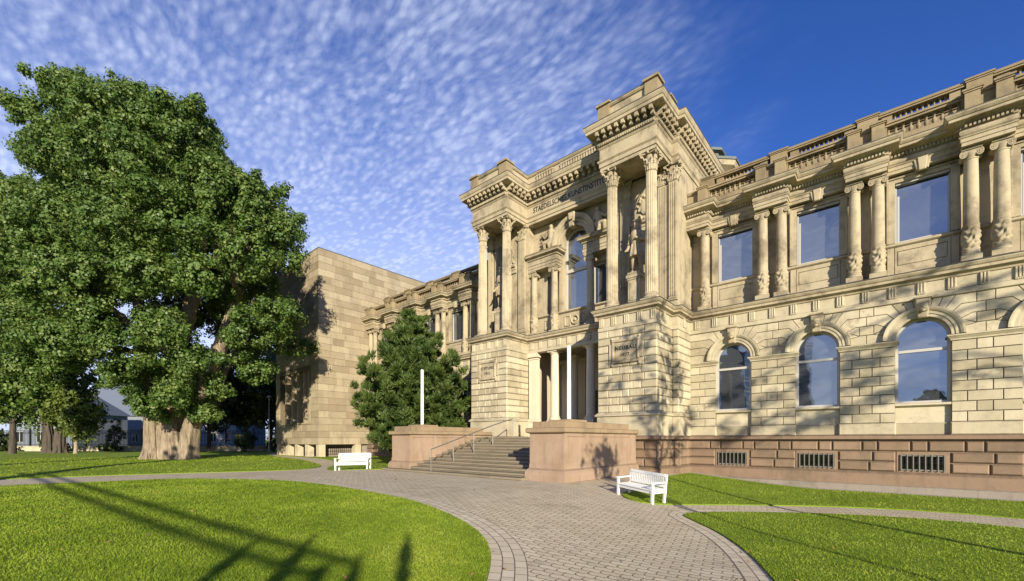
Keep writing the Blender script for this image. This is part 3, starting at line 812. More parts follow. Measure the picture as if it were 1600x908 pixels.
def corinthian(z0, z1, r0, square=False, half=1.0):
    """bell, two rows of acanthus leaves, corner volutes and a concave abacus"""
    m = MB(); H = z1 - z0
    if square: m.cbox(-r0, r0, -r0 * half, r0 * half, z0, z1 - .1 * H, .01)
    else: m.lathe(0, 0, [(r0, z0), (r0 * 1.10, z0 + .02), (r0, z0 + .045), (r0 * .96, z0 + .5 * H), (r0 * 1.15, z0 + .85 * H)], 20)
    def leaf(a, zb, h, out, wd):
        ca, sa = math.cos(a), math.sin(a); rows = 6; vs = []
        for j in range(rows + 1):
            t = j / rows; rr = r0 * 0.98 + .015 + out * (t ** 2.2); zz = zb + h * (t if t < .8 else .8 + (t - .8) * -.8 + 0.04)
            ww = wd * (1 - .25 * t) * (1 if t < .7 else 1 - (t - .7) * 2)
            for k in (-1, -.5, 0, .5, 1):
                off = -0.03 * abs(k) + (0.018 if k == 0 else 0)
                if square:
                    f = 1.0 / max(abs(ca), abs(sa)); rr2 = (rr + off) * f * .98
                else: rr2 = rr + off
                vs.append((rr2 * ca - k * ww * sa, (rr2 * sa + k * ww * ca) * (half if square else 1), zz))
        m.add(vs, [(j * 5 + k, j * 5 + k + 1, j * 5 + k + 6, j * 5 + k + 5) for j in range(rows) for k in range(4)])
    for i in range(8): leaf(2 * PI * i / 8 + PI / 8 * 0, z0 + .03, .42 * H, .10, .105)
    for i in range(8): leaf(2 * PI * (i + .5) / 8, z0 + .05, .72 * H, .13, .10)
    for i in range(4):
        a = PI / 4 + i * PI / 2
        ca, sa = math.cos(a), math.sin(a); pts = []
        for j in range(16):
            t = j / 15
            if t < .55: rr = r0 + .04 + .20 * (t / .55) ** 1.5; zz = z0 + H * (.45 + .45 * t / .55)
            else:
                b = (t - .55) / .45 * 2 * PI * .9; s = .055 * (1 - (t - .55))
                rr = r0 + .24 + s * math.sin(b); zz = z0 + H * .90 - .055 + s * math.cos(b)
            pts.append((rr * ca, rr * sa * (half if square else 1), zz))
        m.tube(pts, [.035] * 6 + [.03] * 10, 7)
    q = []; A = r0 + .20
    for i in range(4):
        a = PI / 4 + i * PI / 2; c0 = Vector((math.cos(a), math.sin(a))) * A * 1.32; c1 = Vector((math.cos(a + PI / 2), math.sin(a + PI / 2))) * A * 1.32
        for j in range(6):
            t = j / 6; p = c0.lerp(c1, t); nrm = Vector((math.cos(a + PI / 4), math.sin(a + PI / 4)))
            p -= nrm * .10 * math.sin(PI * t); q.append((p.x, p.y * (half if square else 1)))
    n = len(q)
    for s_, za, zb in ((1.0, z1 - .085, z1 - .04), (1.06, z1 - .04, z1)):
        m.add([(x * s_, y * s_, za) for x, y in q] + [(x * s_, y * s_, zb) for x, y in q], [tuple(range(n))[::-1], tuple(range(n, 2 * n))] + [(i, (i + 1) % n, n + (i + 1) % n, n + i) for i in range(n)])
    for i in range(4):
        a = i * PI / 2; m.ball(((r0 + .16) * math.cos(a), (r0 + .16) * math.sin(a) * (half if square else 1), z1 - .07), .06, 8, 6)
    me = m.mesh('capital'); me.materials.append(M['tan']); return autosmooth(me, 40)
ZK0, ZK1 = 12.68, 13.42
def big_column():
    h = {}
    m = MB(); m.cbox(-.40, .40, -.40, .40, 7.385, 7.52, .01)
    m.lathe(0, 0, [(.39, 7.52), (.405, 7.56), (.39, 7.60), (.345, 7.62), (.34, 7.65), (.355, 7.68), (.36, 7.71), (.345, 7.74), (.32, 7.76)], 36)
    h['base'] = autosmooth(m.mesh('base'))
    m = MB(); z0, z1 = 7.76, ZK0; pr = [(.32, z0)]
    for j in range(11):
        t = j / 10; pr.append((.30 - .045 * t ** 1.6, z0 + .06 + (z1 - z0 - .12) * t))
    pr.append((.26, z1))
    m.lathe(0, 0, pr, 120, 20, .026); h['shaft'] = m.mesh('shaft'); 
    h['capital'] = corinthian(ZK0, ZK1, .255)
    for k in ('base', 'shaft'): h[k].materials.append(M['tan'])
    for me in h.values(): me.transform(Matrix.Diagonal((.84, .84, 1, 1)))
    return h
BIG = big_column()

# --- upper floor of the wings
def wing_upper(bays, xa, xb):
    bays = sorted(bays); YW = 20.15; T = front(YW); HWU = .68
    wl = MB(); edges = [xa] + [v for x in bays for v in (x - HWU, x + HWU)] + [xb]
    for i in range(0, len(edges), 2): wl.rect(T, edges[i], edges[i + 1], 7.385, 10.95, -.4, 0)
    for x in bays:
        wl.rect(T, x - HWU, x + HWU, 7.385, 8.48, -.4, -.002); wl.rect(T, x - HWU, x + HWU, 10.66, 10.95, -.4, -.002)
    put('upper_wall', wl, M['tan'], museum)
    dt = MB()
    for x in bays:
        # sunk panel under the sill, drawn by a raised margin
        for a0, a1, b0, b1 in ((x - HWU, x + HWU, 8.30, 8.44), (x - HWU, x + HWU, 7.4, 7.80), (x - HWU, x - HWU + .06, 7.80, 8.30), (x + HWU - .06, x + HWU, 7.80, 8.30)):
            dt.rect(T, a0, a1, b0, b1, 0, .035)
        dt.rect(T, x - HWU + .075, x + HWU - .075, 7.815, 8.285, 0, .03, .01)
        for sx in (-1, 1):
            dt.rect(T, min(x + sx * HWU, x + sx * (HWU + .22)), max(x + sx * HWU, x + sx * (HWU + .22)), 8.6, 10.78, -.1, .06)
            dt.rect(T, min(x + sx * (HWU + .16), x + sx * (HWU + .22)), max(x + sx * (HWU + .16), x + sx * (HWU + .22)), 8.6, 10.80, .06, .09)
            dt.rect(T, min(x + sx * (HWU + .02), x + sx * (HWU + .20)), max(x + sx * (HWU + .02), x + sx * (HWU + .20)), 7.4, 8.44, 0, .06)
        dt.rect(T, x - HWU, x + HWU, 10.67, 10.80, -.1, .06); dt.rect(T, x - HWU - .22, x + HWU + .22, 10.80, 10.86, 0, .10)
    dt.sweep([(0, 8.44), (.05, 8.46), (.10, 8.50), (.10, 8.55), (.07, 8.58), (-.1, 8.60), (-.1, 8.44)], [(xa, YW), (xb, YW)])
    put('window_surrounds', dt, M['tan'], museum)
    for x in bays:
        k = MB(); Tk = front(19.90)
        k.block(Tk, [(x - .15, 10.80), (x + .15, 10.80), (x + .24, 11.20), (x - .24, 11.20)], -.2, .06, .02)
        k.block(Tk, [(x - .09, 10.76), (x + .09, 10.76), (x + .13, 11.20), (x - .13, 11.20)], .0, .10, .02)
        put('keystone', k, M['tan'], museum)
        f = MB(); w = -.13; T2 = front(YW)
        for a0, a1, b0, b1 in ((x - HWU, x + HWU, 8.6, 8.66), (x - HWU, x - HWU + .05, 8.66, 10.64), (x + HWU - .05, x + HWU, 8.66, 10.64), (x - HWU, x + HWU, 10.58, 10.66)): f.rect(T2, a0, a1, b0, b1, w, w + .06)
        f.rect(T2, x - HWU + .01, x + HWU - .01, 10.60, 10.66, w + .07, w + .12, .01)
        wn = put('window', f, M['frame'], museum)
        p = MB(); p.rect(T2, x - HWU + .05, x + HWU - .05, 8.65, 10.60, w + .01, w + .02); put('pane', p, M['glass'], wn)
        bl = MB(); bl.rect(T2, x - HWU + .065, x - HWU + .12, 8.67, 10.25, w + .022, w + .026); put('blind_edge', bl, M['frame'], wn)
        rb = MB(); rb.rect(T2, x - HWU + .02, x + HWU - .02, 10.53, 10.58, w + .03, w + .08, .01); put('blind_box', rb, M['dark'], wn)
    # entablature stepping forward over each pair of columns
    pairs = [bays[0] - PITCH / 2] + [b + PITCH / 2 for b in bays]
    YR, YS, hw = 19.90, 19.42, .56
    path = [(xa, YR)]
    for p in pairs:
        a, b = p - hw, p + hw
        if b < xa + .1 or a > xb - .1: continue
        if a <= xa + .02: path = [(xa, YS), (b, YS), (b, YR)]
        elif b >= xb - .02: path += [(a, YR), (a, YS), (xb, YS)]
        else: path += [(a, YR), (a, YS), (b, YS), (b, YR)]
    if path[-1][0] < xb - .01: path.append((xb, YR))
    e = MB()
    e.sweep([(0, 10.91), (0, 11.02), (.025, 11.025), (.025, 11.13), (.06, 11.16), (.06, 11.18), (.0, 11.20), (.045, 11.25), (.06, 11.31), (.045, 11.37), (0, 11.42), (.04, 11.43), (.04, 11.54), (-.6, 11.54), (-.6, 10.91)], path)
    en = put('entablature', e, M['tan'], museum)
    c = MB()
    c.sweep([(.04, 11.54), (.11, 11.55), (.13, 11.58), (.30, 11.60), (.31, 11.61), (.31, 11.69), (.34, 11.70), (.39, 11.77), (.40, 11.82), (.0, 11.875), (-.6, 11.88), (-.6, 11.54)], path)
    put('cornice', c, M['tan'], en)
    c = MB(); c.sweep([(.405, 11.815), (.41, 11.84), (0.0, 11.895), (-.1, 11.90), (-.1, 11.86)], path); put('lead_capping', c, M['lead'], en)
    d = MB()
    for (x0, y0), (x1, y1) in zip(path[:-1], path[1:]):
        L = math.hypot(x1 - x0, y1 - y0)
        if L < .3: continue
        n = int((L - .06) / .095); ux, uy = (x1 - x0) / L, (y1 - y0) / L; nx, ny = uy, -ux
        for i in range(n):
            s = (L - n * .095) / 2 + (i + .5) * .095
            cx, cy = x0 + ux * s + nx * .07, y0 + uy * s + ny * .07
            d.obox(Matrix.Translation((cx, cy, 11.485)) @ Matrix.Rotation(math.atan2(uy, ux), 4, 'Z'), .055, .07, .10)
    tag(put('dentils', d, M['tan'], en), kind='stuff')
    for p in pairs:
        for dx in (-.325, .325):
            if xa + .1 < p + dx < xb - .1: column(ION, p + dx, 19.78, museum, 'ionic_column')
    return pairs, path
R_PAIRS, R_PATH = wing_upper(R_BAYS, PX[5], 8.6)
L_PAIRS, L_PATH = wing_upper(L_BAYS, -33.2, PX[0])

# --- balustrades on the wings
def baluster(h):
    m = MB(); s = h
    m.box(-.062, .062, -.062, .062, 0, .07 * s)
    m.lathe(0, 0, [(.035, .07 * s), (.055, .12 * s), (.030, .17 * s), (.048, .28 * s), (.068, .40 * s), (.060, .52 * s), (.035, .66 * s), (.028, .78 * s), (.045, .84 * s), (.030, .88 * s), (.05, .93 * s)], 10)
    m.box(-.062, .062, -.062, .062, .93 * s, s)
    me = autosmooth(m.mesh('baluster'), 50); me.materials.append(M['tan_dark']); return me
BAL = baluster(.40); BAL2 = baluster(.44)
def pedestal(mb, x0, x1, y0, y1, z0, z1):
    mb.cbox(x0, x1, y0, y1, z0, z1 - .09, .005); mb.cbox(x0 - .03, x1 + .03, y0 - .03, y1 + .03, z0, z0 + .12, .02)
    mb.cbox(x0 - .03, x1 + .03, y0 - .03, y1 + .03, z1 - .12, z1 - .07, .01); mb.cbox(x0 - .06, x1 + .06, y0 - .06, y1 + .06, z1 - .07, z1, .02)
def front_balustrade(pairs, xa, xb):
    y0, y1 = 19.60, 19.86; ZB, ZT = 11.875, 12.60
    pairs = [p for p in pairs if xa - .6 < p < xb + .6]
    for p in pairs:
        m = MB()
        for dx in (-.33, .33):
            if xa < p + dx - .17 and p + dx + .17 < xb: pedestal(m, p + dx - .17, p + dx + .17, 19.36, 19.80, ZB, ZT + .02)
        a, b = max(xa, p - .33), min(xb, p + .33)
        if b - a > .1: m.box(a, b, 19.55, 19.78, ZB, ZT - .12); m.box(a, b, 19.50, 19.80, ZT - .14, ZT - .02)
        if m.v: put('balustrade_pedestal', m, M['tan_dark'], museum)
    for p, q in zip(pairs[:-1], pairs[1:]):
        a, b = p + .50, q - .50
        m = MB(); m.cbox(a, b, y0 - .04, y1 + .04, ZB, ZB + .16, .015); m.cbox(a, b, y0 - .03, y1 + .03, ZT - .155, ZT - .08, .01); m.cbox(a, b, y0 - .07, y1 + .07, ZT - .08, ZT, .02)
        for e in (a, b): m.box(e - .06, e + .06, y0, y1, ZB + .16, ZT - .155)
        o = put('balustrade', m, M['tan_dark'], museum)
        n = 10
        for i in range(n): put('baluster', BAL, None, o, (a + (b - a) * (i + .5) / n, 19.73, ZB + .16))
front_balustrade(R_PAIRS, PX[5], 8.6); front_balustrade(L_PAIRS, -33.2, PX[0])
def rear_balustrade(pairs, xa, xb):
    y = 21.2; m = MB(); bl = MB(); pairs = [p for p in pairs if xa - .1 < p < xb + .1]
    m.box(xa, xb, y + .0, y + .4, 11.8, 13.18); m.cbox(xa, xb, y - .06, y + .36, 13.10, 13.30, .02)
    m.cbox(xa, xb, y - .04, y + .34, 13.74, 13.80, .01); m.cbox(xa, xb, y - .07, y + .37, 13.80, 13.90, .02)
    for p in pairs:
        pedestal(m, p - .30, p + .30, y - .08, y + .38, 13.2, 13.94)
        for d in (-.55, .55): m.box(p + d - .15, p + d + .15, y + .02, y + .28, 13.28, 13.76)
    for p, q in zip(pairs[:-1], pairs[1:]):
        n = 10; a, b = p + .70, q - .70
        for i in range(n):
            x = a + (b - a) * (i + .5) / n; k = len(bl.v)
            bl.add([(v.co.x * 1.0 + x, v.co.y + y + .15, v.co.z + 13.30) for v in BAL2.vertices], [tuple(f.vertices) for f in BAL2.polygons])
    o = put('rear_balustrade', m, M['tan_dark'], museum)
    tag(put('rear_balusters', bl, M['tan_dark'], o), kind='stuff')
    rf = MB(); rf.box(xa, xb, 19.9, y, 11.5, 11.86); rf.box(xa, xb, y + .4, 30, 11.5, 12.6); put('roof', rf, M['copper'], museum)
rear_balustrade(R_PAIRS, PX[5], 8.6); rear_balustrade(L_PAIRS, -33.2, PX[0])
bw = MB(); bw.box(-33.2, PX[0], 20.6, 30, 0, 11.5); bw.box(PX[5], 8.6, 20.6, 30, 0, 11.5); put('rear_wall', bw, M['tan'], museum)

# --- the portico: two rusticated piers
def pier(xa, xb, inner):
    b = MB(); b.box(xa, xb, PF, PB + .3, 1.9, 6.43); o = put('portico_pier', b, M['joint'], museum)
    st = MB(); n = 11; ch = (6.43 - 2.94) / n; L = xb - xa + .12; a = xa - .06
    A = [(0, .25), (.25, .375), (.375, .61), (.61, .745), (.745, 1)]; B = [(0, .19), (.19, .43), (.43, .555), (.555, .80), (.80, 1)]
    for k in range(n):
        v0, v1 = 2.94 + k * ch, 2.94 + (k + 1) * ch
        row_blocks(st, front(PF), [(a + L * p, a + L * q) for p, q in (A if k % 2 else B)], v0, v1, -.02, .065, .03, .006)
        for T in (right(xb), left(xa)):
            row_blocks(st, T, [(PF + .003, PF + .003 + .9 + .3 * (k % 2)), (PF + .003 + .9 + .3 * (k % 2), PB + .05)], v0, v1, -.02, .065, .03, .006)
    put('rusticated_stones', st, M['ashlar'], o)
    bc = MB(); bc.box(xa - .10, xb + .10, PF - .10, PB + .3, 1.965, 2.24); bc.box(xa - .08, xb + .08, PF - .08, PB + .3, 2.24, 2.78)
    bc.sweep([(.08, 2.76), (.15, 2.79), (.16, 2.84), (.12, 2.88), (.09, 2.92), (.06, 2.945), (-.2, 2.945), (-.2, 2.76)], [(xa, PB), (xa, PF), (xb, PF), (xb, PB)])
    put('base_block', bc, M['ashlar'], o)
    for i in range(5): put('triglyph', TRIG, None, o, (xa + .10 + i * (xb - xa - .2) / 4, PF, 0))
    return o
pierR = pier(PX[3], PX[4], 'left'); pierL = pier(PX[1], PX[2], 'right')
# body walls between the piers and the wings
b = MB(); b.box(PX[4] + .0, PX[5], PB - .065, 24.9, 1.9, 6.425); b.box(PX[0], PX[1], PB - .065, 24.9, 1.9, 6.425)
body = put('portico_flank', b, M['joint'], museum)
st = MB(); stl = MB(); n = 11; ch = (6.43 - 2.94) / n
for k in range(n):
    v0, v1 = 2.94 + k * ch, 2.94 + (k + 1) * ch
    row_blocks(st, right(PX[5]), [(PB - .065, PB + .6), (PB + .6, W0)] if k % 2 else [(PB - .065, W0)], v0, v1, -.02, .065, .03, .006)
    row_blocks(st, front(PB - .07), [(PX[4] + .07, PX[5] + .06)], v0, v1, -.02, .06, .03, .006)
    row_blocks(stl, left(PX[0]), [(PB - .065, W0)], v0, v1, -.02, .065, .03, .006)
put('rusticated_stones', st, M['ashlar'], body); put('rusticated_stones', stl, M['ashlar'], body)
bc = MB(); bc.sweep([(.0, 1.965), (.08, 1.97), (.08, 2.76), (.15, 2.79), (.16, 2.84), (.12, 2.88), (.09, 2.92), (.06, 2.945), (-.2, 2.945), (-.2, 1.965)], [(PX[4] + .1, PB - .07), (PX[5], PB - .07), (PX[5], W0)])
put('base_block', bc, M['ashlar'], body)
for x, y in ((PX[4], PF + .75), (PX[5], PB + .66)): put('triglyph', TRIG, None, body, (x, y, 0), rot=(0, 0, R(90)))
# inscribed tablets
def tablet(xc, lines, parent, label):
    T = front(PF - .065); z0, z1 = 4.98, 5.98; hx = .62
    m = MB(); m.rect(T, xc - hx, xc + hx, z0, z1, -.02, .03, .01)
    for a0, a1, b0, b1 in ((xc - hx, xc + hx, z1 - .12, z1), (xc - hx, xc + hx, z0, z0 + .12), (xc - hx, xc - hx + .12, z0 + .12, z1 - .12), (xc + hx - .12, xc + hx, z0 + .12, z1 - .12)): m.rect(T, a0, a1, b0, b1, .03, .09, .03)
    for sx in (-1, 1):
        m.rect(T, min(xc + sx * hx, xc + sx * (hx + .14)), max(xc + sx * hx, xc + sx * (hx + .14)), 5.14, 5.82, -.02, .05, .02)
        for zz in (z0 - .05, z1 + .05):
            m.ball((xc + sx * (hx - .01), PF - .10, zz), (.06, .04, .06), 10, 6)
    o = put('inscribed_tablet', m, M['tan'], parent, label=label)
    for txt, size, dz in lines:
        me = text_mesh(txt, size, .006, spacing=1.12); me.transform(Matrix.Rotation(R(90), 4, 'X')); me.materials.append(M['letter'])
        put('lettering', me, None, o, (xc, PF - .065 - .032, 5.48 + dz))
tablet(-8.25, [('NEUBAU', .225, .12), ('1877.', .19, -.16)], pierR, 'tablet reading NEUBAU 1877')
tablet(-16.18, [('STIFTUNG', .20, .11), ('1815.', .19, -.16)], pierL, 'tablet reading STIFTUNG 1815')

# --- porch between the piers
m = MB()
m.box(PX[2] - .3, PX[3] + .3, PB + .012, 18.95, 6.48, 6.99); m.box(PX[2] - .3, PX[3] + .3, 18.3 + .17, 21.6, 6.9, 6.985)
po = put('porch_lintel', m, M['cream'], museum)
for i in range(9): put('triglyph', TRIG, None, po, (PX[2] + .35 + i * (PX[3] - PX[2] - .7) / 8, PB, 0))
def porch_column_parts():
    h = {}; m = MB(); m.cbox(-.36, .36, -.36, .36, 1.93, 2.62, .01); m.cbox(-.40, .40, -.40, .40, 2.62, 2.74, .03); h['pedestal'] = m.mesh('pedestal')
    m = MB(); m.cbox(-.37, .37, -.37, .37, 2.74, 2.82, .01); m.lathe(0, 0, [(.36, 2.82), (.375, 2.87), (.36, 2.92), (.31, 2.94), (.31, 2.98), (.325, 3.01), (.28, 3.06)], 32); h['base'] = autosmooth(m.mesh('base'))
    m = MB(); m.lathe(0, 0, [(.275, 3.06), (.275, 4.0), (.262, 5.2), (.245, 6.1), (.265, 6.11), (.265, 6.15), (.245, 6.16)], 36); h['shaft'] = autosmooth(m.mesh('shaft'))
    m = MB(); m.lathe(0, 0, [(.245, 6.16), (.245, 6.24), (.27, 6.26), (.32, 6.34), (.33, 6.37)], 32); m.cbox(-.35, .35, -.35, .35, 6.37, 6.47, .02); h['capital'] = autosmooth(m.mesh('capital'))
    for k in h: h[k].materials.append(M['cream']); h[k].transform(Matrix.Diagonal((.82, .82, 1, 1)))
    return h
POR = porch_column_parts()
for x in (-13.28, -11.12):
    column(POR, x, 18.76, museum, 'porch_column'); column(POR, x, 20.6, museum, 'porch_column')
def pilaster_parts(hw, d, z0, zb, zs, zt, mat):
    m = MB(); m.box(-hw, hw, -d, .1, zb, zs); 
    m.cbox(-hw - .06, hw + .06, -d - .06, .1, z0, zb - .14, .01); m.cbox(-hw - .10, hw + .10, -d - .10, .1, zb - .14, zb, .03)
    m.cbox(-hw - .03, hw + .03, -d - .03, .1, zs, zs + .06, .01); m.cbox(-hw - .09, hw + .09, -d - .09, .1, zs + .12, zt, .03)
    m.box(-hw, hw, -d, .1, zs + .06, zs + .12); me = m.mesh('porch_pilaster'); me.materials.append(mat); return me
PPIL = pilaster_parts(.26, .18, 1.93, 2.9, 6.1, 6.47, M['cream'])
for x in (PX[2] + .36, PX[3] - .36): put('porch_pilaster', PPIL, None, museum, (x, 18.66, 0))
for x in (-14.35, -13.28, -11.12, -10.05): put('porch_pilaster', PPIL, None, museum, (x, 21.52, 0))
m = MB(); m.box(PX[2] - .2, PX[3] + .2, 21.5, 21.8, 1.9, 7.0); m.box(PX[2] - .2, PX[2], PB, 21.5, 1.9, 7.0); m.box(PX[3], PX[3] + .2, PB, 21.5, 1.9, 7.0)
pw = put('porch_wall', m, M['plaster'], museum)
for x, hw in ((-13.82, .40), (-12.2, .70), (-10.58, .40)):
    d = MB(); d.rect(front(21.5), x - hw, x + hw, 1.94, 4.55, 0.0, .03); dd = put('door', d, M['wood'], museum)
    f = MB()
    for a0, a1, b0, b1 in ((x - hw - .1, x - hw, 1.94, 4.65), (x + hw, x + hw + .1, 1.94, 4.65), (x - hw, x + hw, 4.55, 4.65)): f.rect(front(21.5), a0, a1, b0, b1, 0, .08, .02)
    f.rect(front(21.5), x - hw - .16, x + hw + .16, 4.65, 4.75, 0, .14, .03)
    put('door_frame', f, M['plaster'], dd)
    h = MB(); h.tube([(x + hw - .08, 21.44, 3.0), (x + hw - .08, 21.40, 3.05), (x + hw - .08, 21.40, 3.3), (x + hw - .08, 21.44, 3.35)], .015, 8); put('handle', h, M['steel'], dd)

# --- portico upper floor: back wall, centre wall with arch and side lights
m = MB()
m.box(PX[0], PX[2] + .02, PB, PB + .7, 7.385, 13.42); m.box(PX[0], PX[0] + .35, PB + .7, 25.5, 7.385, 13.42); put('portico_back_wall', m, M['tan'], museum); m = MB(); m.box(PX[3] - .02, PX[5], PB, PB + .7, 7.385, 13.42)
m.box(PX[5] - .35, PX[5], PB + .7, 25.5, 7.385, 13.42)
put('portico_back_wall', m, M['tan'], museum)
CX, HC, ZCA = -12.2, .75, 12.0
m = MB(); T = front(PC); SW0, SW1 = .93, 1.78       # side light from centre offset
m.rect(T, CX - 2.72, CX - SW1, 7.385, 13.42, -.5, 0); m.rect(T, CX + SW1, CX + 2.72, 7.385, 13.42, -.5, 0)
for sx in (-1, 1):
    a0, a1 = sorted((CX + sx * SW0, CX + sx * SW1)); m.rect(T, a0, a1, 7.385, 8.45, -.5, 0); m.rect(T, a0, a1, 10.6, 12.0, -.5, 0)
    a0, a1 = sorted((CX + sx * HC, CX + sx * SW0)); m.rect(T, a0, a1, 7.385, 12.0, -.5, 0)
    a0, a1 = sorted((CX + sx * HC, CX + sx * SW1)); m.rect(T, a0, a1, 12.0, 13.42, -.5, -.001)
m.rect(T, CX - HC, CX + HC, 7.385, 8.45, -.5, 0)
n = 28
for i in range(n):
    t0, t1 = PI * i / n, PI * (i + 1) / n
    a = (CX + HC * math.cos(t0), ZCA + HC * math.sin(t0)); b = (CX + HC * math.cos(t1), ZCA + HC * math.sin(t1))
    m.quad(T(*a, -.001), T(*b, -.001), T(b[0], 13.42, -.001), T(a[0], 13.42, -.001))
put('portico_centre_wall', m, M['tan'], museum)
ar = MB(); ar.arc(T, [(HC, -.45), (HC, .16), (HC + .14, .16), (HC + .15, .20), (HC + .30, .20), (HC + .32, .26), (HC + .46, .30), (HC + .55, .31), (HC + .55, -.01)], CX, ZCA)
for sx in (-1, 1):
    a0, a1 = sorted((CX + sx * (HC - .006), CX + sx * (HC + .18))); ar.rect(T, a0, a1, 8.5, ZCA - .002, -.5, .10)
av = put('archivolt', ar, M['tan'], museum)
k = MB(); k.block(T, [(CX - .14, 12.62), (CX + .14, 12.62), (CX + .22, 13.40), (CX - .22, 13.40)], 0, .42, .04); put('keystone', k, M['tan'], av)
put('carved_head', KEYFACE, None, av, (CX, PC - .48, 13.05))
f = MB(); rr = HC - .03; f.arc(T, [(rr - .07, -.35), (rr - .07, -.27), (rr + .02, -.27), (rr + .02, -.35)], CX, ZCA)
for sx in (-1, 1):
    a0, a1 = sorted((CX + sx * (rr - .07), CX + sx * (rr + .02))); f.rect(T, a0, a1, 8.5, ZCA, -.35, -.27)
f.rect(T, CX - rr, CX + rr, 8.45, 8.55, -.35, -.26); f.rect(T, CX - rr, CX + rr, 10.55, 10.72, -.35, -.24)
wn = put('great_arched_window', f, M['frame'], museum)
p = MB(); r3 = rr - .06; p.add([T(CX - r3, 8.5, -.32), T(CX + r3, 8.5, -.32)] + [T(CX + r3 * math.cos(PI * i / n), ZCA + r3 * math.sin(PI * i / n), -.32) for i in range(n + 1)], [tuple(range(n + 3))]); put('pane', p, M['glass'], wn)
for sx in (-1, 1):
    a0, a1 = sorted((CX + sx * SW0, CX + sx * SW1)); f = MB()
    for q in ((a0, a0 + .07, 8.45, 10.6), (a1 - .07, a1, 8.45, 10.6), (a0 + .07, a1 - .07, 8.45, 8.53), (a0 + .07, a1 - .07, 10.52, 10.6)): f.rect(T, *q, -.32, -.24)
    wn = put('side_window', f, M['frame'], museum); p = MB(); p.rect(T, a0 + .06, a1 - .06, 8.5, 10.55, -.30, -.29); put('pane', p, M['glass'], wn)
# parapet band with panels and wreaths beneath the windows
m = MB(); m.sweep([(0, 8.40), (.06, 8.42), (.12, 8.46), (.12, 8.52), (-.05, 8.55), (-.05, 8.40)], [(PX[2], PC), (PX[3], PC)])
for u0, u1 in ((CX - 1.95, CX - 1.35), (CX - .66, CX - .28), (CX + .28, CX + .66), (CX + 1.35, CX + 1.95)):
    for q in ((u0, u1, 8.20, 8.26), (u0, u1, 7.70, 7.76), (u0, u0 + .06, 7.76, 8.20), (u1 - .06, u1, 7.76, 8.20)): m.rect(T, *q, 0, .05, .015)
m.arc(T, [(.17, 0), (.17, .06), (.21, .09), (.25, .06), (.25, 0)], CX, 7.98, 0, 2 * PI, 24); m.ball((CX, PC - .03, 7.98), (.08, .06, .08))
put('window_apron', m, M['tan'], museum)
for x in (CX - 2.42, CX - 1.08, CX + 1.08, CX + 2.42): column(ION, x, 18.74, museum, 'ionic_column', dz=-.02)
# entablature over the side lights
for sx in (-1, 1):
    xo, xi = CX + sx * 2.70, CX + sx * .80
    path = [(xo, 18.50), (xi, 18.50), (xi, PC)] if sx < 0 else [(xi, PC), (xi, 18.50), (xo, 18.50)]
    m = MB(); m.sweep([(0, 10.87), (0, 11.0), (.025, 11.0), (.025, 11.12), (.06, 11.15), (0, 11.18), (0, 11.40), (.06, 11.43), (.06, 11.50), (.16, 11.53), (.22, 11.56), (.22, 11.63), (.28, 11.70), (.0, 11.75), (-.54, 11.75), (-.54, 10.87)], path)
    put('side_entablature', m, M['tan'], museum)
    for i in range(18):
        pass
# niche entablatures behind the columns
for xc in (-16.15, -8.25):
    m = MB(); m.sweep([(0, 11.05), (0, 11.2), (.04, 11.24), (.04, 11.32), (.14, 11.36), (.18, 11.44), (0, 11.48), (-.1, 11.48), (-.1, 11.05)], [(xc - .52, PB - .08), (xc + .52, PB - .08)])
    put('niche_moulding', m, M['tan'], museum)

# corinthian columns, pilasters
for x in (-16.98, -15.22, -9.10, -7.34):
    column(BIG, x, 17.14, museum, 'corinthian_column')
def fluted_pilaster(hw):
    m = MB(); m.box(-hw, hw, -.10, .05, 7.76, ZK0); n = max(2, int(round(hw * 2 / .085)))
    for i in range(n):
        u = -hw + (i + .5) * 2 * hw / n; m.box(u - .022, u + .022, -.125, -.10, 7.85, ZK0 - .06)
    m.box(-hw - .07, hw + .07, -.17, .05, 7.385, 7.52); m.box(-hw - .05, hw + .05, -.155, .05, 7.52, 7.62); m.box(-hw - .03, hw + .03, -.135, .05, 7.66, 7.74)
    a = m.mesh('pilaster'); a.materials.append(M['tan']); return a
FP, FPH = fluted_pilaster(.235), fluted_pilaster(.17)
CAPQ = corinthian(ZK0, ZK1, .215, True, .6); CAPH = corinthian(ZK0, ZK1, .17, True, .75)
for x in (-16.98, -15.22, -9.10, -7.34):
    o = put('fluted_pilaster', FP, None, museum, (x, PB, 0)); put('capital', CAPQ, None, o, (x, PB, 0))
for x in (PX[5] - .17, PX[0] + .17):
    o = put('fluted_pilaster', FPH, None, museum, (x, PB - .08, 0)); put('capital', CAPH, None, o, (x, PB - .08, 0))
# main entablature with modillions
EP = [(PX[0], 26), (PX[0], PB - .07), (PX[1], PB - .07), (PX[1], PF), (PX[2], PF), (PX[2], PB), (PX[3], PB), (PX[3], PF), (PX[4], PF), (PX[4], PB - .07), (PX[5], PB - .07), (PX[5], 26)]
e = MB(); e.sweep([(-.02, 13.40), (-.02, 13.54), (.02, 13.545), (.02, 13.70), (.08, 13.77), (.08, 13.82), (0, 13.85), (0, 14.30), (.03, 14.33), (.07, 14.40), (.07, 14.55), (-.45, 14.55), (-.45, 13.40)], EP)
ent = put('portico_entablature', e, M['tan'], museum)
c = MB(); c.sweep([(.09, 14.52), (.10, 14.56), (.02, 14.58), (.02, 14.885), (.40, 14.89), (.44, 14.91), (.44, 15.03), (.47, 15.05), (.51, 15.15), (.52, 15.21), (0, 15.28), (-.6, 15.30), (-.6, 14.52)], EP)
put('portico_cornice', c, M['tan'], ent)
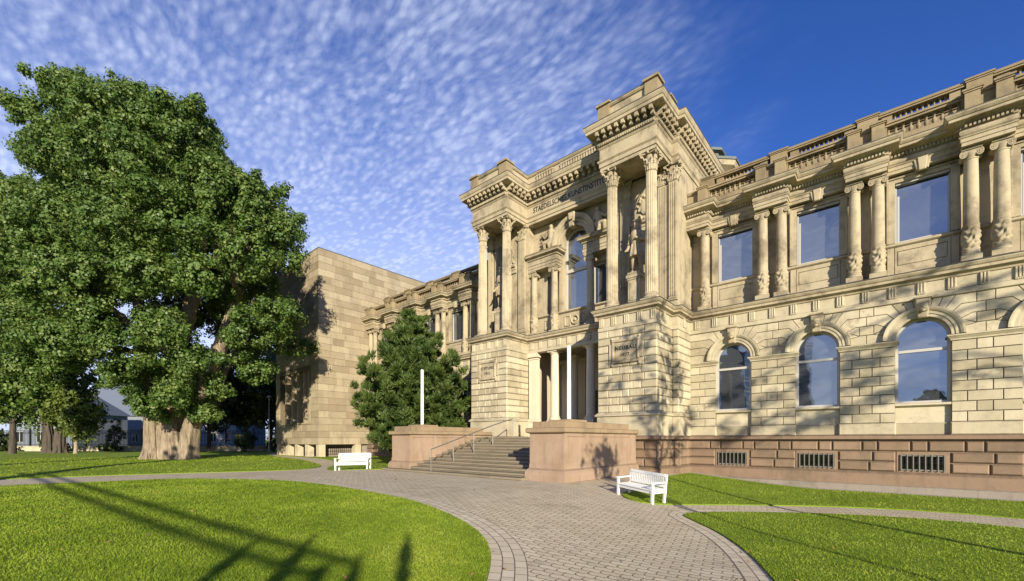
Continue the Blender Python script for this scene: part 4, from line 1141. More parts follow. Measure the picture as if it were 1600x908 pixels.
c = MB(); c.sweep([(.525, 15.205), (.535, 15.235), (0.0, 15.305), (-.1, 15.31), (-.1, 15.26)], EP); put('lead_capping', c, M['lead'], ent)
d = MB(); md = MB()
md.box(-.065, .065, -.40, -.01, 14.77, 14.888); md.box(-.06, .06, -.24, -.01, 14.62, 14.775); md.tube([(-.067, -.355, 14.775), (.067, -.355, 14.775)], .048, 10); md.tube([(-.067, -.20, 14.66), (.067, -.20, 14.66)], .055, 10)
MOD = md.mesh('modillion'); MOD.materials.append(M['tan'])
for (x0, y0), (x1, y1) in zip(EP[:-1], EP[1:]):
    L = math.hypot(x1 - x0, y1 - y0)
    ux, uy = (x1 - x0) / L, (y1 - y0) / L; nx, ny = uy, -ux; Rz = Matrix.Rotation(math.atan2(uy, ux), 4, 'Z')
    if L < .6:
        continue
    n = int(L / .10)
    for i in range(n):
        s = (i + .5) * L / n; d.obox(Matrix.Translation((x0 + ux * s + nx * .10, y0 + uy * s + ny * .10, 14.475)) @ Rz, .06, .07, .11)
    n = max(1, int(round(L / .33)))
    for i in range(n + 1):
        s = .06 + i * (L - .12) / n; cx, cy = x0 + ux * s, y0 + uy * s
        put('modillion', MOD, None, ent, (cx, cy, 0), rot=(0, 0, math.atan2(uy, ux)))
tag(put('dentils', d, M['tan'], ent), kind='stuff')
sf = MB(); sf.box(PX[1] + .4, PX[2] - .4, PF + .4, PB, 13.5, 14.5); sf.box(PX[3] + .4, PX[4] - .4, PF + .4, PB, 13.5, 14.5); sf.box(PX[0] + .4, PX[5] - .4, PB + .38, 25.9, 13.45, 15.2); put('soffit', sf, M['tan'], ent)
me = text_mesh('STAEDELSCHES KUNSTINSTITUT', .40, .006, spacing=1.05); me.transform(Matrix.Rotation(R(90), 4, 'X'))
wdt = max(v.co.x for v in me.vertices) - min(v.co.x for v in me.vertices); me.transform(Matrix.Scale(4.55 / wdt, 4, (1, 0, 0))); me.materials.append(M['letter'])
put('inscription', me, None, museum, (CX, PB - .004, 14.08))
# attic parapet
a = MB(); pth = [(PX[1] + .02, PF + 1.0), (PX[1] + .02, PF + .02), (PX[2] - .02, PF + .02), (PX[2] - .02, PB + .05), (PX[3] + .02, PB + .05), (PX[3] + .02, PF + .02), (PX[4] - .02, PF + .02), (PX[4] - .02, PF + 1.7)]
a.sweep([(0, 15.25), (0, 15.40), (-.03, 15.43), (-.03, 15.98), (.02, 16.0), (.07, 16.06), (.08, 16.11), (-.3, 16.13), (-.38, 16.1), (-.38, 15.25)], pth)
at = put('attic_parapet', a, M['tan'], museum)
a = MB(); a.sweep([(.085, 16.10), (.09, 16.13), (-.3, 16.15), (-.3, 16.12)], pth); put('lead_capping', a, M['lead'], at)
g = MB()
for x, y in ((PX[1] + .18, PF + .18), (PX[2] - .22, PF + .18), (PX[3] + .22, PF + .18), (PX[4] - .18, PF + .18), (PX[4] - .18, PF + 1.55), (PX[1] + .18, PF + 1.5)):
    g = MB(); g.cbox(x - .26, x + .26, y - .26, y + .26, 15.25, 16.14, .01); g.cbox(x - .33, x + .33, y - .33, y + .33, 16.12, 16.24, .03); put('attic_pedestal', g, M['tan_dark'], at)
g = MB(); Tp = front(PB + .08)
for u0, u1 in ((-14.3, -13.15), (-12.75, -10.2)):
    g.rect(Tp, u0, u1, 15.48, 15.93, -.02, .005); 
put('attic_dark_panel', g, M['joint'], at)  # flat dark panel: the shade between the balusters is put into its colour
g = MB()
for u0, u1 in ((-14.3, -13.15), (-12.75, -10.2)):
    n = int((u1 - u0) / .145)
    for i in range(n):
        u = u0 + (i + .5) * (u1 - u0) / n
        g.box(u - .04, u + .04, PB - .0, PB + .075, 15.48, 15.93); g.box(u - .055, u + .055, PB - .02, PB + .08, 15.85, 15.93)
    put('attic_balusters', g, M['tan'], at); g = MB()
# roof lantern of the stair hall, seen over the portico flank
m = MB(); N = 8
def octa(r, z): return [(CX + r * math.cos(2 * PI * (i + .5) / N), 30 + r * math.sin(2 * PI * (i + .5) / N), z) for i in range(N)]
prof = [(5.3, 13), (5.3, 16.2), (5.45, 16.3), (5.45, 16.6), (5.3, 16.7), (5.3, 17.7), (5.75, 17.9), (5.85, 18.15)]
rings = [octa(*p) for p in prof]; vs = [v for r_ in rings for v in r_]
m.add(vs, [(j * N + i, j * N + (i + 1) % N, (j + 1) * N + (i + 1) % N, (j + 1) * N + i) for j in range(len(prof) - 1) for i in range(N)])
ln = put('roof_lantern', m, M['tan'], museum)
m = MB(); prof = [(5.9, 18.15), (5.9, 18.3), (4.9, 18.9), (4.7, 18.9), (4.7, 19.2), (4.95, 19.25), (4.95, 19.4), (3.9, 20.0), (0.2, 21.4)]
rings = [octa(*p) for p in prof]; vs = [v for r_ in rings for v in r_]
m.add(vs, [(j * N + i, j * N + (i + 1) % N, (j + 1) * N + (i + 1) % N, (j + 1) * N + i) for j in range(len(prof) - 1) for i in range(N)])
put('lantern_roof', m, M['copper'], ln)

# --- figure reliefs
def cap(mb, a, b, ra, rb):
    mb.tube([a, tuple((Vector(a) + Vector(b)) / 2), b], [ra, (ra + rb) / 2, rb], 10); mb.ball(a, ra, 10, 7); mb.ball(b, rb, 10, 7)
def relief(xc, sx):
    b = MB(); y = PC - .06; X = lambda u: xc + sx * u
    cap(b, (X(.05), y, 12.40), (X(.12), y - .08, 12.85), .20, .19); b.ball((X(.13), y - .12, 13.10), (.11, .12, .14))
    cap(b, (X(-.05), y - .08, 12.85), (X(-.32), y - .10, 12.62), .075, .06); cap(b, (X(-.32), y - .10, 12.62), (X(-.5), y - .12, 12.85), .06, .05)
    cap(b, (X(.27), y - .08, 12.85), (X(.40), y - .10, 12.55), .08, .06); cap(b, (X(.40), y - .1, 12.55), (X(.22), y - .18, 12.40), .06, .05)
    cap(b, (X(-.03), y - .10, 12.36), (X(-.30), y - .20, 12.30), .16, .13); cap(b, (X(-.30), y - .20, 12.30), (X(-.26), y - .12, 11.86), .12, .07)
    cap(b, (X(.15), y - .10, 12.34), (X(.02), y - .20, 12.20), .16, .13); cap(b, (X(.02), y - .2, 12.20), (X(.08), y - .12, 11.84), .12, .07)
    for i in range(7): cap(b, (X(-.34 + i * .12), y - .10, 12.24), (X(-.42 + i * .13), y - .05, 11.84), .05, .05)
    for i in range(5): cap(b, (X(-.5), y, 12.0 + i * .16), (X(-.58 + .05 * math.sin(i * 2)), y - .05, 12.1 + i * .16), .06, .04)
    return remesh(b, .022, 1)
for xc, sx in ((-13.72, 1), (-10.68, -1)):
    me = relief(xc, sx); me.materials.append(M['tan']); put('figure_relief', me, None, museum)
def trophy(xc):
    b = MB(); rg = random.Random(int(xc * 10))
    b.ball((xc, PB - .03, 12.1), (.24, .10, .34))
    for i in range(46):
        a = rg.random() * 2 * PI; r_ = rg.uniform(.15, .42); b.ball((xc + r_ * math.cos(a) * .85, PB - .03, 12.1 + r_ * 1.45 * math.sin(a)), (rg.uniform(.04, .09), .08, rg.uniform(.05, .11)), 8, 6)
    return remesh(b, .022, 1)
for xc in (-16.1, -8.2):
    me = trophy(xc); me.materials.append(M['tan']); put('carved_trophy', me, None, museum)

# ------------------------------------------------------------------ statues on the portico
def statue(name, x, y, label):
    b = MB()
    def c(a, q, ra, rb): cap(b, a, q, ra, rb)
    z = 8.92
    b.cbox(-.27, .27, -.24, .24, z - .06, z + .04, .01)
    c((-.12, -.10, z + .07), (-.13, .0, z + .10), .065, .07); c((.13, -.02, z + .07), (.14, .08, z + .10), .065, .07)
    c((-.13, .02, z + .10), (-.11, -.03, z + .50), .065, .095); c((-.11, -.03, z + .50), (-.10, .0, z + .95), .095, .125)
    c((.14, .10, z + .10), (.14, .02, z + .50), .065, .095); c((.14, .02, z + .50), (.10, .0, z + .95), .095, .125)
    b.lathe(0, 0, [(.24, z + .62), (.27, z + .68), (.23, z + .85), (.19, z + 1.05), (.20, z + 1.2), (.235, z + 1.42), (.20, z + 1.55), (.09, z + 1.64)], 18)
    c((0, 0, z + 1.6), (.0, -.02, z + 1.72), .075, .07); b.ball((0, -.03, z + 1.80), (.098, .115, .135), 14, 10)
    b.ball((0, -.145, z + 1.79), (.022, .035, .03)); b.ball((0, -.12, z + 1.73), (.05, .03, .018)); b.ball((0, -.125, z + 1.835), (.06, .02, .012))
    for sx in (-1, 1): b.ball((sx * .10, -.01, z + 1.79), (.02, .03, .04)); b.ball((sx * .03, -.085, z + 1.69), .04)
    for i in range(5): c((-.1 + .05 * i, .07, z + 1.84), (-.12 + .06 * i, .09, z + 1.62), .05, .045)
    M4 = Matrix.Rotation(R(12), 3, 'Y').to_4x4(); b.ball((.02, .01, z + 1.93), (.185, .17, .05), 16, 8, M4); b.ball((.02, .01, z + 1.95), (.12, .12, .07))
    c((-.24, 0, z + 1.46), (-.31, .03, z + 1.15), .085, .07); c((-.31, .03, z + 1.15), (-.30, -.12, z + .95), .065, .05); b.ball((-.30, -.15, z + .91), (.05, .055, .07))
    c((-.30, -.15, z + .93), (-.36, -.20, z + .86), .03, .035)
    c((.24, 0, z + 1.46), (.33, -.02, z + 1.18), .085, .07); c((.33, -.02, z + 1.18), (.12, -.24, z + 1.24), .065, .05); b.ball((.08, -.25, z + 1.25), (.055, .045, .05))
    for i in range(4): c((.05 - .03 * i, -.28, z + 1.28 - .02 * i), (.02 - .03 * i, -.26, z + 1.23 - .02 * i), .014, .012)
    for i in range(7): c((.22 + .03 * i, .05 + .03 * i, z + 1.5), (.24 + .035 * i, .06 + .03 * i, z + .45), .06, .055)
    for i in range(6): c((.30 - .11 * i, .22, z + 1.5), (.34 - .13 * i, .24, z + .42), .07, .06)
    for i in range(9):
        a = 2 * PI * i / 9; c((.20 * math.cos(a), .20 * math.sin(a), z + 1.05), (.26 * math.cos(a), .26 * math.sin(a), z + .64), .03, .035)
    me = remesh(b, .017, 1); me.materials.append(M['statue']); me.transform(Matrix.Translation((0, 0, 8.86)) @ Matrix.Diagonal((1.14, 1.14, 1.17, 1)) @ Matrix.Translation((0, 0, -8.86)))
    o = put(name, me, None, None, (x, y, 0)); o.location = (x, y, 0)
    tag(o, label, 'statue', 'statues between the portico columns')
    return o
def statue_base(x, y, label):
    m = MB(); m.cbox(x - .33, x + .33, y - .30, y + .30, 7.385, 7.62, .01); m.cbox(x - .27, x + .27, y - .25, y + .25, 7.62, 8.66, .01)
    m.rect(front(y - .25), x - .18, x + .18, 7.75, 8.52, 0, .02, .01)
    m.cbox(x - .30, x + .30, y - .28, y + .28, 8.64, 8.72, .01); m.cbox(x - .34, x + .34, y - .31, y + .31, 8.72, 8.86, .02)
    put('statue_base', m, M['tan'], museum)
statue_base(-8.24, 17.70, ''); statue_base(-16.10, 17.70, '')
statue('statue', -8.24, 17.70, 'weathered stone statue of a hatted figure in tunic above the NEUBAU tablet')
statue('statue', -16.10, 17.70, 'stone statue half hidden by columns above the STIFTUNG tablet')

# ------------------------------------------------------------------ entrance stairs, stair pedestals, white poles, handrail
stairs = empty('entrance_stairs', (-12.4, 11.0, 0.44), 'broad flight of worn stone steps between two pink pedestals leading to the porch', 'stairs')
NS, ZS0, ZS1, YS0, TR = 13, 0.42, 1.93, 10.98, .37
rise = (ZS1 - ZS0) / NS
for i in range(NS):
    m = MB(); y = YS0 + TR * i; z1 = ZS0 + rise * (i + 1)
    xa, xb = ((-17.25, -9.12) if i == 0 else (-16.45, -9.12) if i == 1 else (-15.83, -9.12))
    if i < 2: xa2 = xa
    rg = random.Random(i); x = xa; cuts = [xa]
    while x < xb - 3.2: x += rg.uniform(1.9, 2.9); cuts.append(x)
    cuts.append(xb)
    for a, b_ in zip(cuts[:-1], cuts[1:]): m.cbox(a + .003, b_ - .003, y, y + TR + .06, z1 - rise * .62, z1, .012); m.box(a + .003, b_ - .003, y + .035, y + TR + .06, z1 - rise - (.4 if i == 0 else .02), z1 - rise * .6)
    put('step', m, M['step'], stairs)
m = MB(); m.box(-15.85, -9.05, YS0 + TR * (NS - 1) + .36, 21.5, .2, ZS1 - .002); m.box(-15.83, -9.12, YS0 + .8, YS0 + TR * (NS - 1) + .4, .1, .45); put('landing', m, M['step'], stairs)

def stair_pedestal(xa, xb, label, outer):
    y0, y1 = 11.44, PF - .17; o = empty('stair_pedestal', ((xa + xb) / 2, (y0 + y1) / 2, .43), label, 'pedestal', 'pedestals flanking the stairs')
    m = MB(); m.box(xa, xb, y0, y1, 1.0, 2.02)
    Tr, Tf, Tl = right(xb), front(y0), left(xa)
    # raised margins round sunk panels on the long faces
    for T, u0, u1 in ((Tr, y0, y1), (Tl, y0, y1)):
        us = [u0, u0 + .16, u0 + 1.32, u0 + 1.5, u1 - .5, u1 - .05]
        m.rect(T, u0 + .002, us[1], 1.0, 2.02, -.01, .025); m.rect(T, us[2], us[3], 1.0, 2.02, -.01, .025); m.rect(T, us[4], us[5], 1.0, 2.02, -.01, .025)
        m.rect(T, us[1], us[2], 1.90, 2.02, -.01, .0245); m.rect(T, us[3], us[4], 1.90, 2.02, -.01, .0245); m.rect(T, us[1], us[2], 1.0, 1.06, -.01, .0245); m.rect(T, us[3], us[4], 1.0, 1.06, -.01, .0245)
    put('shaft', m, M['redpale'], o)
    p = [(xa, y1), (xa, y0), (xb, y0), (xb, y1)]
    m = MB(); m.sweep([(.14, .38), (.14, .62), (.13, .72), (.09, .80), (.03, .86), (.025, .90), (.02, 1.0), (-.2, 1.0), (-.2, .38)], p); m.sweep([(.17, 0.0), (.17, .42), (.13, .45), (-.2, .45), (-.2, 0.0)], p); put('base', m, M['redpale'], o)
    m = MB(); m.box(xa - .02, xb + .02, y0 - .02, y1, 2.0, 2.19)
    m.sweep([(.02, 2.0), (.10, 2.03), (.12, 2.05), (.12, 2.17), (.09, 2.19), (-.2, 2.195), (-.2, 2.0)], p); put('coping', m, M['coping'], o)
    m = MB(); m.cbox(xa + .02, xb - .02, y0 + .10, y1 - .6, 2.19, 2.40, .012); m.cbox(xa + .22, xb - .22, 12.15, 13.2, 2.40, 2.48, .012); put('plinth_block', m, M['coping'], o)
    return o
pedR = stair_pedestal(-9.10, -7.76, 'pink sandstone stair pedestal with sunk panel beside the nearer white bench', 1)
pedL = stair_pedestal(-17.12, -15.80, 'pink sandstone stair pedestal with dark stain beside the bushy yew', -1)
def pole(x, y, label):
    o = empty('white_pole', (x, y, 2.48), label, 'pole', 'white poles on the stair pedestals')
    m = MB(); m.lathe(x, y, [(.072, 2.50), (.072, 3.9)], 20); m.lathe(x, y, [(.067, 3.9), (.067, 5.02), (.06, 5.05)], 20); put('shaft', autosmooth(m.mesh('shaft')), M['white'], o).location = -WL[o.name]
    m = MB(); m.lathe(x, y, [(.13, 2.48), (.13, 2.505), (.10, 2.515)], 20); put('foot_plate', m, M['coping'], o)
pole(-8.42, 12.74, 'white pole on the pedestal right of the stairs, in front of the porch')
pole(-16.45, 12.60, 'white pole on the pedestal left of the stairs, in front of the yew')
hr = empty('handrail', (-13.75, 11.1, .54), 'thin metal handrail with five posts climbing the stone steps', 'handrail')
m = MB(); pts = []
for i, st_ in enumerate((0, 3, 6, 9, 12.45)):
    y = YS0 + .14 + TR * st_; zb = ZS0 + rise * (int(st_) + 1); x = -13.95 + .03 * st_
    p = MB(); p.tube([(x, y, zb - .01), (x, y, zb + .87)], .021, 8); p.lathe(x, y, [(.05, zb), (.05, zb + .012)], 10); put('post', p, M['steel'], hr); pts.append((x, y, zb + .87))
m.tube(pts, .024, 8); put('rail', m, M['steel'], hr)

# ------------------------------------------------------------------ white benches
def bench_meshes():
    L = 1.62; h = {}
    def leg(x, y, z1): m = MB(); m.cbox(x - .035, x + .035, y - .035, y + .035, 0, z1, .005); return m
    h['parts'] = []
    for sx in (-1, 1):
        h['parts'].append(('leg', leg(sx * (L / 2 - .04), -.26, .60))); 
        m = MB(); Mx = Matrix.Translation((sx * (L / 2 - .04), .25, .42)) @ Matrix.Rotation(R(-6), 4, 'X'); m.obox(Mx, .07, .06, .86); h['parts'].append(('leg', m))
        m = MB(); m.cbox(sx * (L / 2 - .04) - .045, sx * (L / 2 - .04) + .045, -.33, .27, .60, .635, .008); h['parts'].append(('armrest', m))
        m = MB(); m.box(sx * (L / 2 - .04) - .02, sx * (L / 2 - .04) + .02, -.22, .22, .30, .38); h['parts'].append(('side_rail', m))
    m = MB(); m.box(-L / 2 + .08, L / 2 - .08, -.275, -.245, .30, .40); h['parts'].append(('front_rail', m))
    m = MB()
    for i in range(6): m.cbox(-L / 2 + .02, L / 2 - .02, -.30 + i * .09, -.30 + i * .09 + .075, .40, .425, .005)
    h['parts'].append(('seat', m))
    m = MB(); tilt = Matrix.Translation((0, .225, .42)) @ Matrix.Rotation(R(-6), 4, 'X')
    m.obox(tilt @ Matrix.Translation((0, 0, .40)), L - .12, .035, .085); m.obox(tilt @ Matrix.Translation((0, 0, .07)), L - .12, .035, .06)
    n = 18
    for i in range(n): m.obox(tilt @ Matrix.Translation((-(L - .2) / 2 + (i + .5) * (L - .2) / n, 0, .23)), .045, .018, .28)
    h['parts'].append(('backrest', m))
    return [(k, mb.mesh(k)) for k, mb in h['parts']]
BENCH = bench_meshes()
for k, me in BENCH: me.materials.append(M['white'])
def bench(x, y, z, rz, tilt, label, s=1.0):
    o = empty('garden_bench', (x, y, z), label, 'bench', 'white benches at the forecourt edge')
    for k, me in BENCH:
        c = bpy.data.objects.new(k, me); COL.objects.link(c); c.parent = o
    o.rotation_euler = (tilt[0], tilt[1], rz); o.scale = (s, s, s); return o
bench(-5.0, 11.0, .225, R(-23), (R(2.0), R(3.0)), 'white slatted garden bench on grass beside the pink stair pedestal', .84)
bench(-18.55, 10.32, .375, R(40.9), (0, R(-1.2)), 'white slatted garden bench standing near the modern stone block', .93)

# ------------------------------------------------------------------ windowless modern stone block
block = empty('modern_stone_block', (-37, 20, .45), 'plain modern block clad in mixed sandstone slabs raised on short pale piers', 'building')
X1, X0, Y0, Y1, ZB, ZT = -33.0, -41.1, 15.5, 31.0, 1.42, 16.5
m = MB(); m.box(X0 + .03, X1 - .03, Y0 + .9, Y1, ZB, ZT - .1); m.box(-34.32, X1 - .03, Y0 + .03, Y0 + .9, ZB, ZT - .1); m.box(X0 + .03, -40.25, Y0 + .03, Y0 + .9, ZB, ZT - .1)
m.box(-40.25, -34.32, Y0 + .03, Y0 + .9, ZB, 3.15); m.box(-40.25, -34.32, Y0 + .03, Y0 + .9, 7.3, ZT - .1); put('core', m, M['joint'], block)
m = MB(); NC = 29; ch = (ZT - ZB) / NC; rg = random.Random(9)
def slab_row(T, a, b, v0, v1):
    x = a; first = rg.uniform(.7, 1.5)
    while x < b - .01:
        w = first if x == a else rg.choice((.95, 1.2, 1.45))
        if b - x - w < .6: w = b - x
        m.block(T, [(x + .006, v0 + .006), (x + w - .006, v0 + .006), (x + w - .006, v1 - .006), (x + .006, v1 - .006)], -.06, rg.uniform(-.004, .004), .006); x += w
for k in range(NC):
    v0, v1 = ZB + k * ch, ZB + (k + 1) * ch
    slab_row(right(X1), Y0, 28.0, v0, v1)
    if v1 < 3.2 or v0 > 7.25: slab_row(front(Y0), X0, X1 - .001, v0, v1)
    else:
        slab_row(front(Y0), X0, -40.25, v0, v1); slab_row(front(Y0), -34.32, X1 - .001, v0, v1)
put('slab_cladding', m, M['slabs'], block)
m = MB(); m.box(X0, X1 + .02, Y0 - .02, Y1, ZT - .02, ZT + .04); put('roof_edge', m, M['steel'], block)
for x in (-39.2, -38.0, -36.9, -35.75, -34.9):
    f = MB(); f.cbox(x - .16, x + .16, Y0 + .08, Y0 + .86, 3.16, 7.30, .01); put('window_fin', f, M['slabs'], block)
m = MB(); m.box(-40.25, -34.32, Y0 + .80, Y0 + .84, 3.16, 7.3); put('window_pane', m, M['glassdark'], block)
m = MB(); m.box(-40.3, -34.3, Y0 + .02, Y0 + .5, 3.05, 3.15); put('window_sill', m, M['slabs'], block)
for x, y in ((-40.75, Y0 + .3), (-38.95, Y0 + .3), (-37.1, Y0 + .3), (-35.2, Y0 + .3), (X1 - .27, Y0 + .3), (X1 - .27, 18.8)):
    f = MB(); f.cbox(x - .25, x + .25, y - .25, y + .25, .1, 1.42, .01); put('pier', f, M['ashlar'], block)
m = MB(); m.box(X0, X1 - .9, Y0 + 1.1, Y1, 0, 1.42); m.box(X1 - .9, X1 - .3, 19.0, Y1, 0, 1.42); put('recessed_wall', m, M['greystone'], block)
m = MB()
def lattice(T, u0, u1):
    n = int((u1 - u0) / .16)
    for i in range(n + 1):
        u = u0 + (u1 - u0) * i / n; m.rect(T, u - .012, u + .012, .62, 1.40, .02, .05)
    for v in (.62, .88, 1.14, 1.38): m.rect(T, u0, u1, v - .012, v + .012, .02, .055)
for u0, u1 in ((-40.4, -39.3), (-38.6, -37.5), (-36.8, -35.6), (-34.9, -33.95)): lattice(front(Y0 + 1.1), u0, u1)
lattice(right(X1 - .9), Y0 + 1.2, 18.6); put('lattice_grille', m, M['iron'], block)

# ------------------------------------------------------------------ trees
POP_LOBES = [(-37.6, 2.5, 22.6, 1.49), (-47.5, 3.2, 28.1, 1.88), (-38.9, 1.4, 21.5, 1.29), (-45.1, 0.4, 24.3, 0.77), (-34.0, 3.6, 20.4, 1.76), (-47.6, 5.1, 27.8, 2.46), (-39.4, 4.2, 23.4, 2.04), (-31.6, 5.2, 19.8, 1.73), (-45.3, 7.5, 27.6, 2.49), (-38.7, 6.4, 23.8, 2.12), (-29.8, 6.6, 18.8, 1.63), (-43.1, 9.6, 26.4, 2.36), (-35.8, 8.0, 22.2, 1.96), (-31.1, 4.2, 16.6, 2.25), (-48.2, 6.5, 24.7, 3.5), (-40.2, 5.4, 20.9, 2.91), (-34.5, 2.2, 17.4, 2.02), (-50.8, 3.3, 24.7, 2.97), (-43.3, 2.8, 21.4, 2.53), (-28.2, 7.1, 15.7, 1.89), (-42.7, 10.8, 22.9, 2.86), (-33.4, 8.5, 18.3, 2.24), (-27.5, 9.1, 15.3, 1.65), (-38.7, 12.9, 20.8, 2.33), (-31.0, 10.3, 17.0, 1.86), (-27.5, 10.7, 14.2, 1.33), (-35.8, 13.9, 18.0, 1.73), (-27.8, 11.4, 12.8, 0.96), (-27.3, 8.7, 12.5, 1.72), (-39.6, 12.7, 17.3, 2.5), (-35.0, 11.2, 15.5, 2.2), (-28.4, 6.2, 13.6, 2.08), (-44.9, 9.8, 20.5, 3.29), (-35.4, 7.7, 16.6, 2.59), (-30.6, 3.9, 13.2, 2.2), (-49.4, 6.3, 20.1, 3.55), (-38.5, 4.9, 16.1, 2.78), (-34.3, 1.7, 13.7, 1.97), (-52.3, 2.7, 20.0, 3.01), (-46.1, 2.3, 17.9, 2.65), (-38.6, 0.1, 16.0, 1.37), (-52.6, 0.2, 21.1, 1.85), (-45.4, 0.2, 18.5, 1.6), (-42.0, -1.0, 14.2, 2.05), (-52.2, -1.2, 17.3, 2.55), (-36.1, 1.0, 11.2, 1.93), (-52.8, 1.4, 15.5, 2.82), (-46.4, 1.2, 13.9, 2.48), (-32.3, 2.8, 10.3, 1.78), (-50.9, 4.4, 15.1, 2.81), (-41.5, 3.6, 12.6, 2.29), (-39.2, 0.3, 8.9, 2.15), (-51.7, 0.4, 11.2, 2.84), (-35.6, 1.9, 7.5, 1.9), (-50.6, 2.7, 9.9, 2.7), (-43.9, 2.4, 8.8, 2.34), (-47.3, -1.3, 7.4, 1.99), (-41.4, 0.6, 6.5, 1.41), (-29.5, 4.9, 10.6, 1.62), (-47.5, 7.9, 16.0, 2.6), (-36.7, 6.1, 12.8, 2.01), (-28.0, 6.8, 10.7, 1.2), (-43.6, 10.6, 15.6, 1.86), (-36.4, 8.8, 13.3, 1.56), (-28.4, 10.7, 9.4, 1.53), (-35.5, 13.3, 11.3, 1.91), (-28.6, 9.2, 8.1, 1.37), (-38.3, 12.3, 10.2, 1.84), (-31.2, 12.6, 8.3, 1.07), (-30.6, 10.2, 6.4, 1.27), (-29.9, 5.5, 8.0, 1.45), (-45.7, 8.4, 11.2, 2.23), (-39.6, 7.3, 10.0, 1.93), (-32.3, 4.1, 6.7, 1.55), (-30.2, 6.6, 6.4, 1.14), (-32.3, 6.6, 4.6, 1.0), (-34.1, 5.5, 3.9, 0.81), (-33.7, 8.0, 3.7, 0.93), (-33.8, 4.0, 5.5, 0.84), (-32.8, 3.1, 8.2, 1.28), (-49.8, 4.7, 11.5, 1.94), (-41.4, 3.9, 9.8, 1.62), (-31.2, 8.4, 5.2, 0.89), (-36.0, 2.2, 6.5, 0.97), (-48.3, -2.1, 11.4, 2.3), (-48.3, -2.1, 11.4, 2.3)]
_r = random.Random(6); YEW_LOBES = []
def _yr(z): return float(np.interp(z, [.8, 1.6, 3.2, 4.4, 5.4, 6.6, 7.8, 8.9], [2.3, 2.9, 3.4, 3.4, 2.95, 2.15, 1.2, .2]))
for _i in range(100):
    ze = 1.7 + 6.9 * (_i + .5) / 100 + _r.uniform(-.3, .3); a_ = _i * 2.399; R_ = _yr(ze) * _r.uniform(.82, 1.08); rise = _r.uniform(1.0, 1.9) if ze > 2.4 else .4
    for _k in range(5):
        t_ = _k / 4; rho = R_ * (.30 + .70 * t_); YEW_LOBES.append((-21.3 + rho * math.cos(a_), 15.65 + rho * math.sin(a_), .45 + max(.5, ze - rise * (1 - t_ ** 1.6)), .62 - .44 * t_))
def leaves(lobes, per_clump, clumps_per_m2, size, mat_name, spread=.42, aspect=.8, up=.25, outward=1.0, spray=False, seed=1, gap=0.0):
    rg = np.random.default_rng(seed); V = []
    lob = np.array(lobes, float)
    for i, (x, y, z, r) in enumerate(lob):
        n = max(4, int(clumps_per_m2 * 4 * PI * r * r * .8))
        d = rg.normal(size=(n, 3)); d /= np.linalg.norm(d, axis=1)[:, None]
        c = np.array([x, y, z]) + d * (r * rg.uniform(.45, 1.05, n))[:, None] * np.array([1, 1, .92])
        # drop clumps that are buried inside other lobes
        keep = np.ones(n, bool)
        for j, (a, b, e, q) in enumerate(lob):
            if j != i: keep &= np.linalg.norm(c - np.array([a, b, e]), axis=1) > q * .55
        keep &= rg.random(n) > gap
        c, d = c[keep], d[keep]; n = len(c)
        if not n: continue
        rc = rg.uniform(.6, 1.3, n) * spread
        cc = np.repeat(c, per_clump, 0); dd = np.repeat(d, per_clump, 0); rr = np.repeat(rc, per_clump)
        k = len(cc); o = rg.normal(size=(k, 3)); o /= np.linalg.norm(o, axis=1)[:, None]
        p = cc + o * (rr * rg.random(k) ** .45)[:, None]
        s = size * rg.uniform(.65, 1.35, k)
        if spray:      # narrow needle sprays that point outwards and up
            t = dd * outward + o * .55 + np.array([0, 0, up]); t /= np.linalg.norm(t, axis=1)[:, None]
            h = rg.normal(size=(k, 3)); sd = np.cross(t, h); sd /= np.linalg.norm(sd, axis=1)[:, None]
            a = p - sd * (s * aspect)[:, None] * .5; b = p + sd * (s * aspect)[:, None] * .5
            e1 = p + t * s[:, None] * .6 + sd * (s * aspect)[:, None] * .5; tip = p + t * s[:, None]
            V.append(np.stack([a, b, e1, tip], 1).reshape(-1, 3))
        else:
            nrm = o * .9 + dd * outward * .5 + rg.normal(size=(k, 3)) * .45 + np.array([0, 0, up]); nrm /= np.linalg.norm(nrm, axis=1)[:, None]
            h = rg.normal(size=(k, 3)); u = np.cross(nrm, h); u /= np.linalg.norm(u, axis=1)[:, None]; w = np.cross(nrm, u)
            su = u * (s * .5)[:, None]; sw = w * (s * .5 * aspect)[:, None]
            V.append(np.stack([p - su, p + sw - su * .25, p + su, p - sw - su * .25], 1).reshape(-1, 3))
    v = np.concatenate(V); me = np_mesh('crown', v, 4); me.materials.append(M[mat_name]); return me
def wiggle(p0, p1, n, amp, rg):
    p0, p1 = Vector(p0), Vector(p1)
    return [p0.lerp(p1, i / n) + (Vector((rg.uniform(-1, 1), rg.uniform(-1, 1), rg.uniform(-.4, .4))) * amp if 0 < i < n else Vector()) for i in range(n + 1)]
def limb(mb, pts, r0, r1, seg=12, ridges=0):
    n = len(pts); mb.tube([tuple(p) for p in pts], [r0 + (r1 - r0) * (i / (n - 1)) ** .8 for i in range(n)], seg)

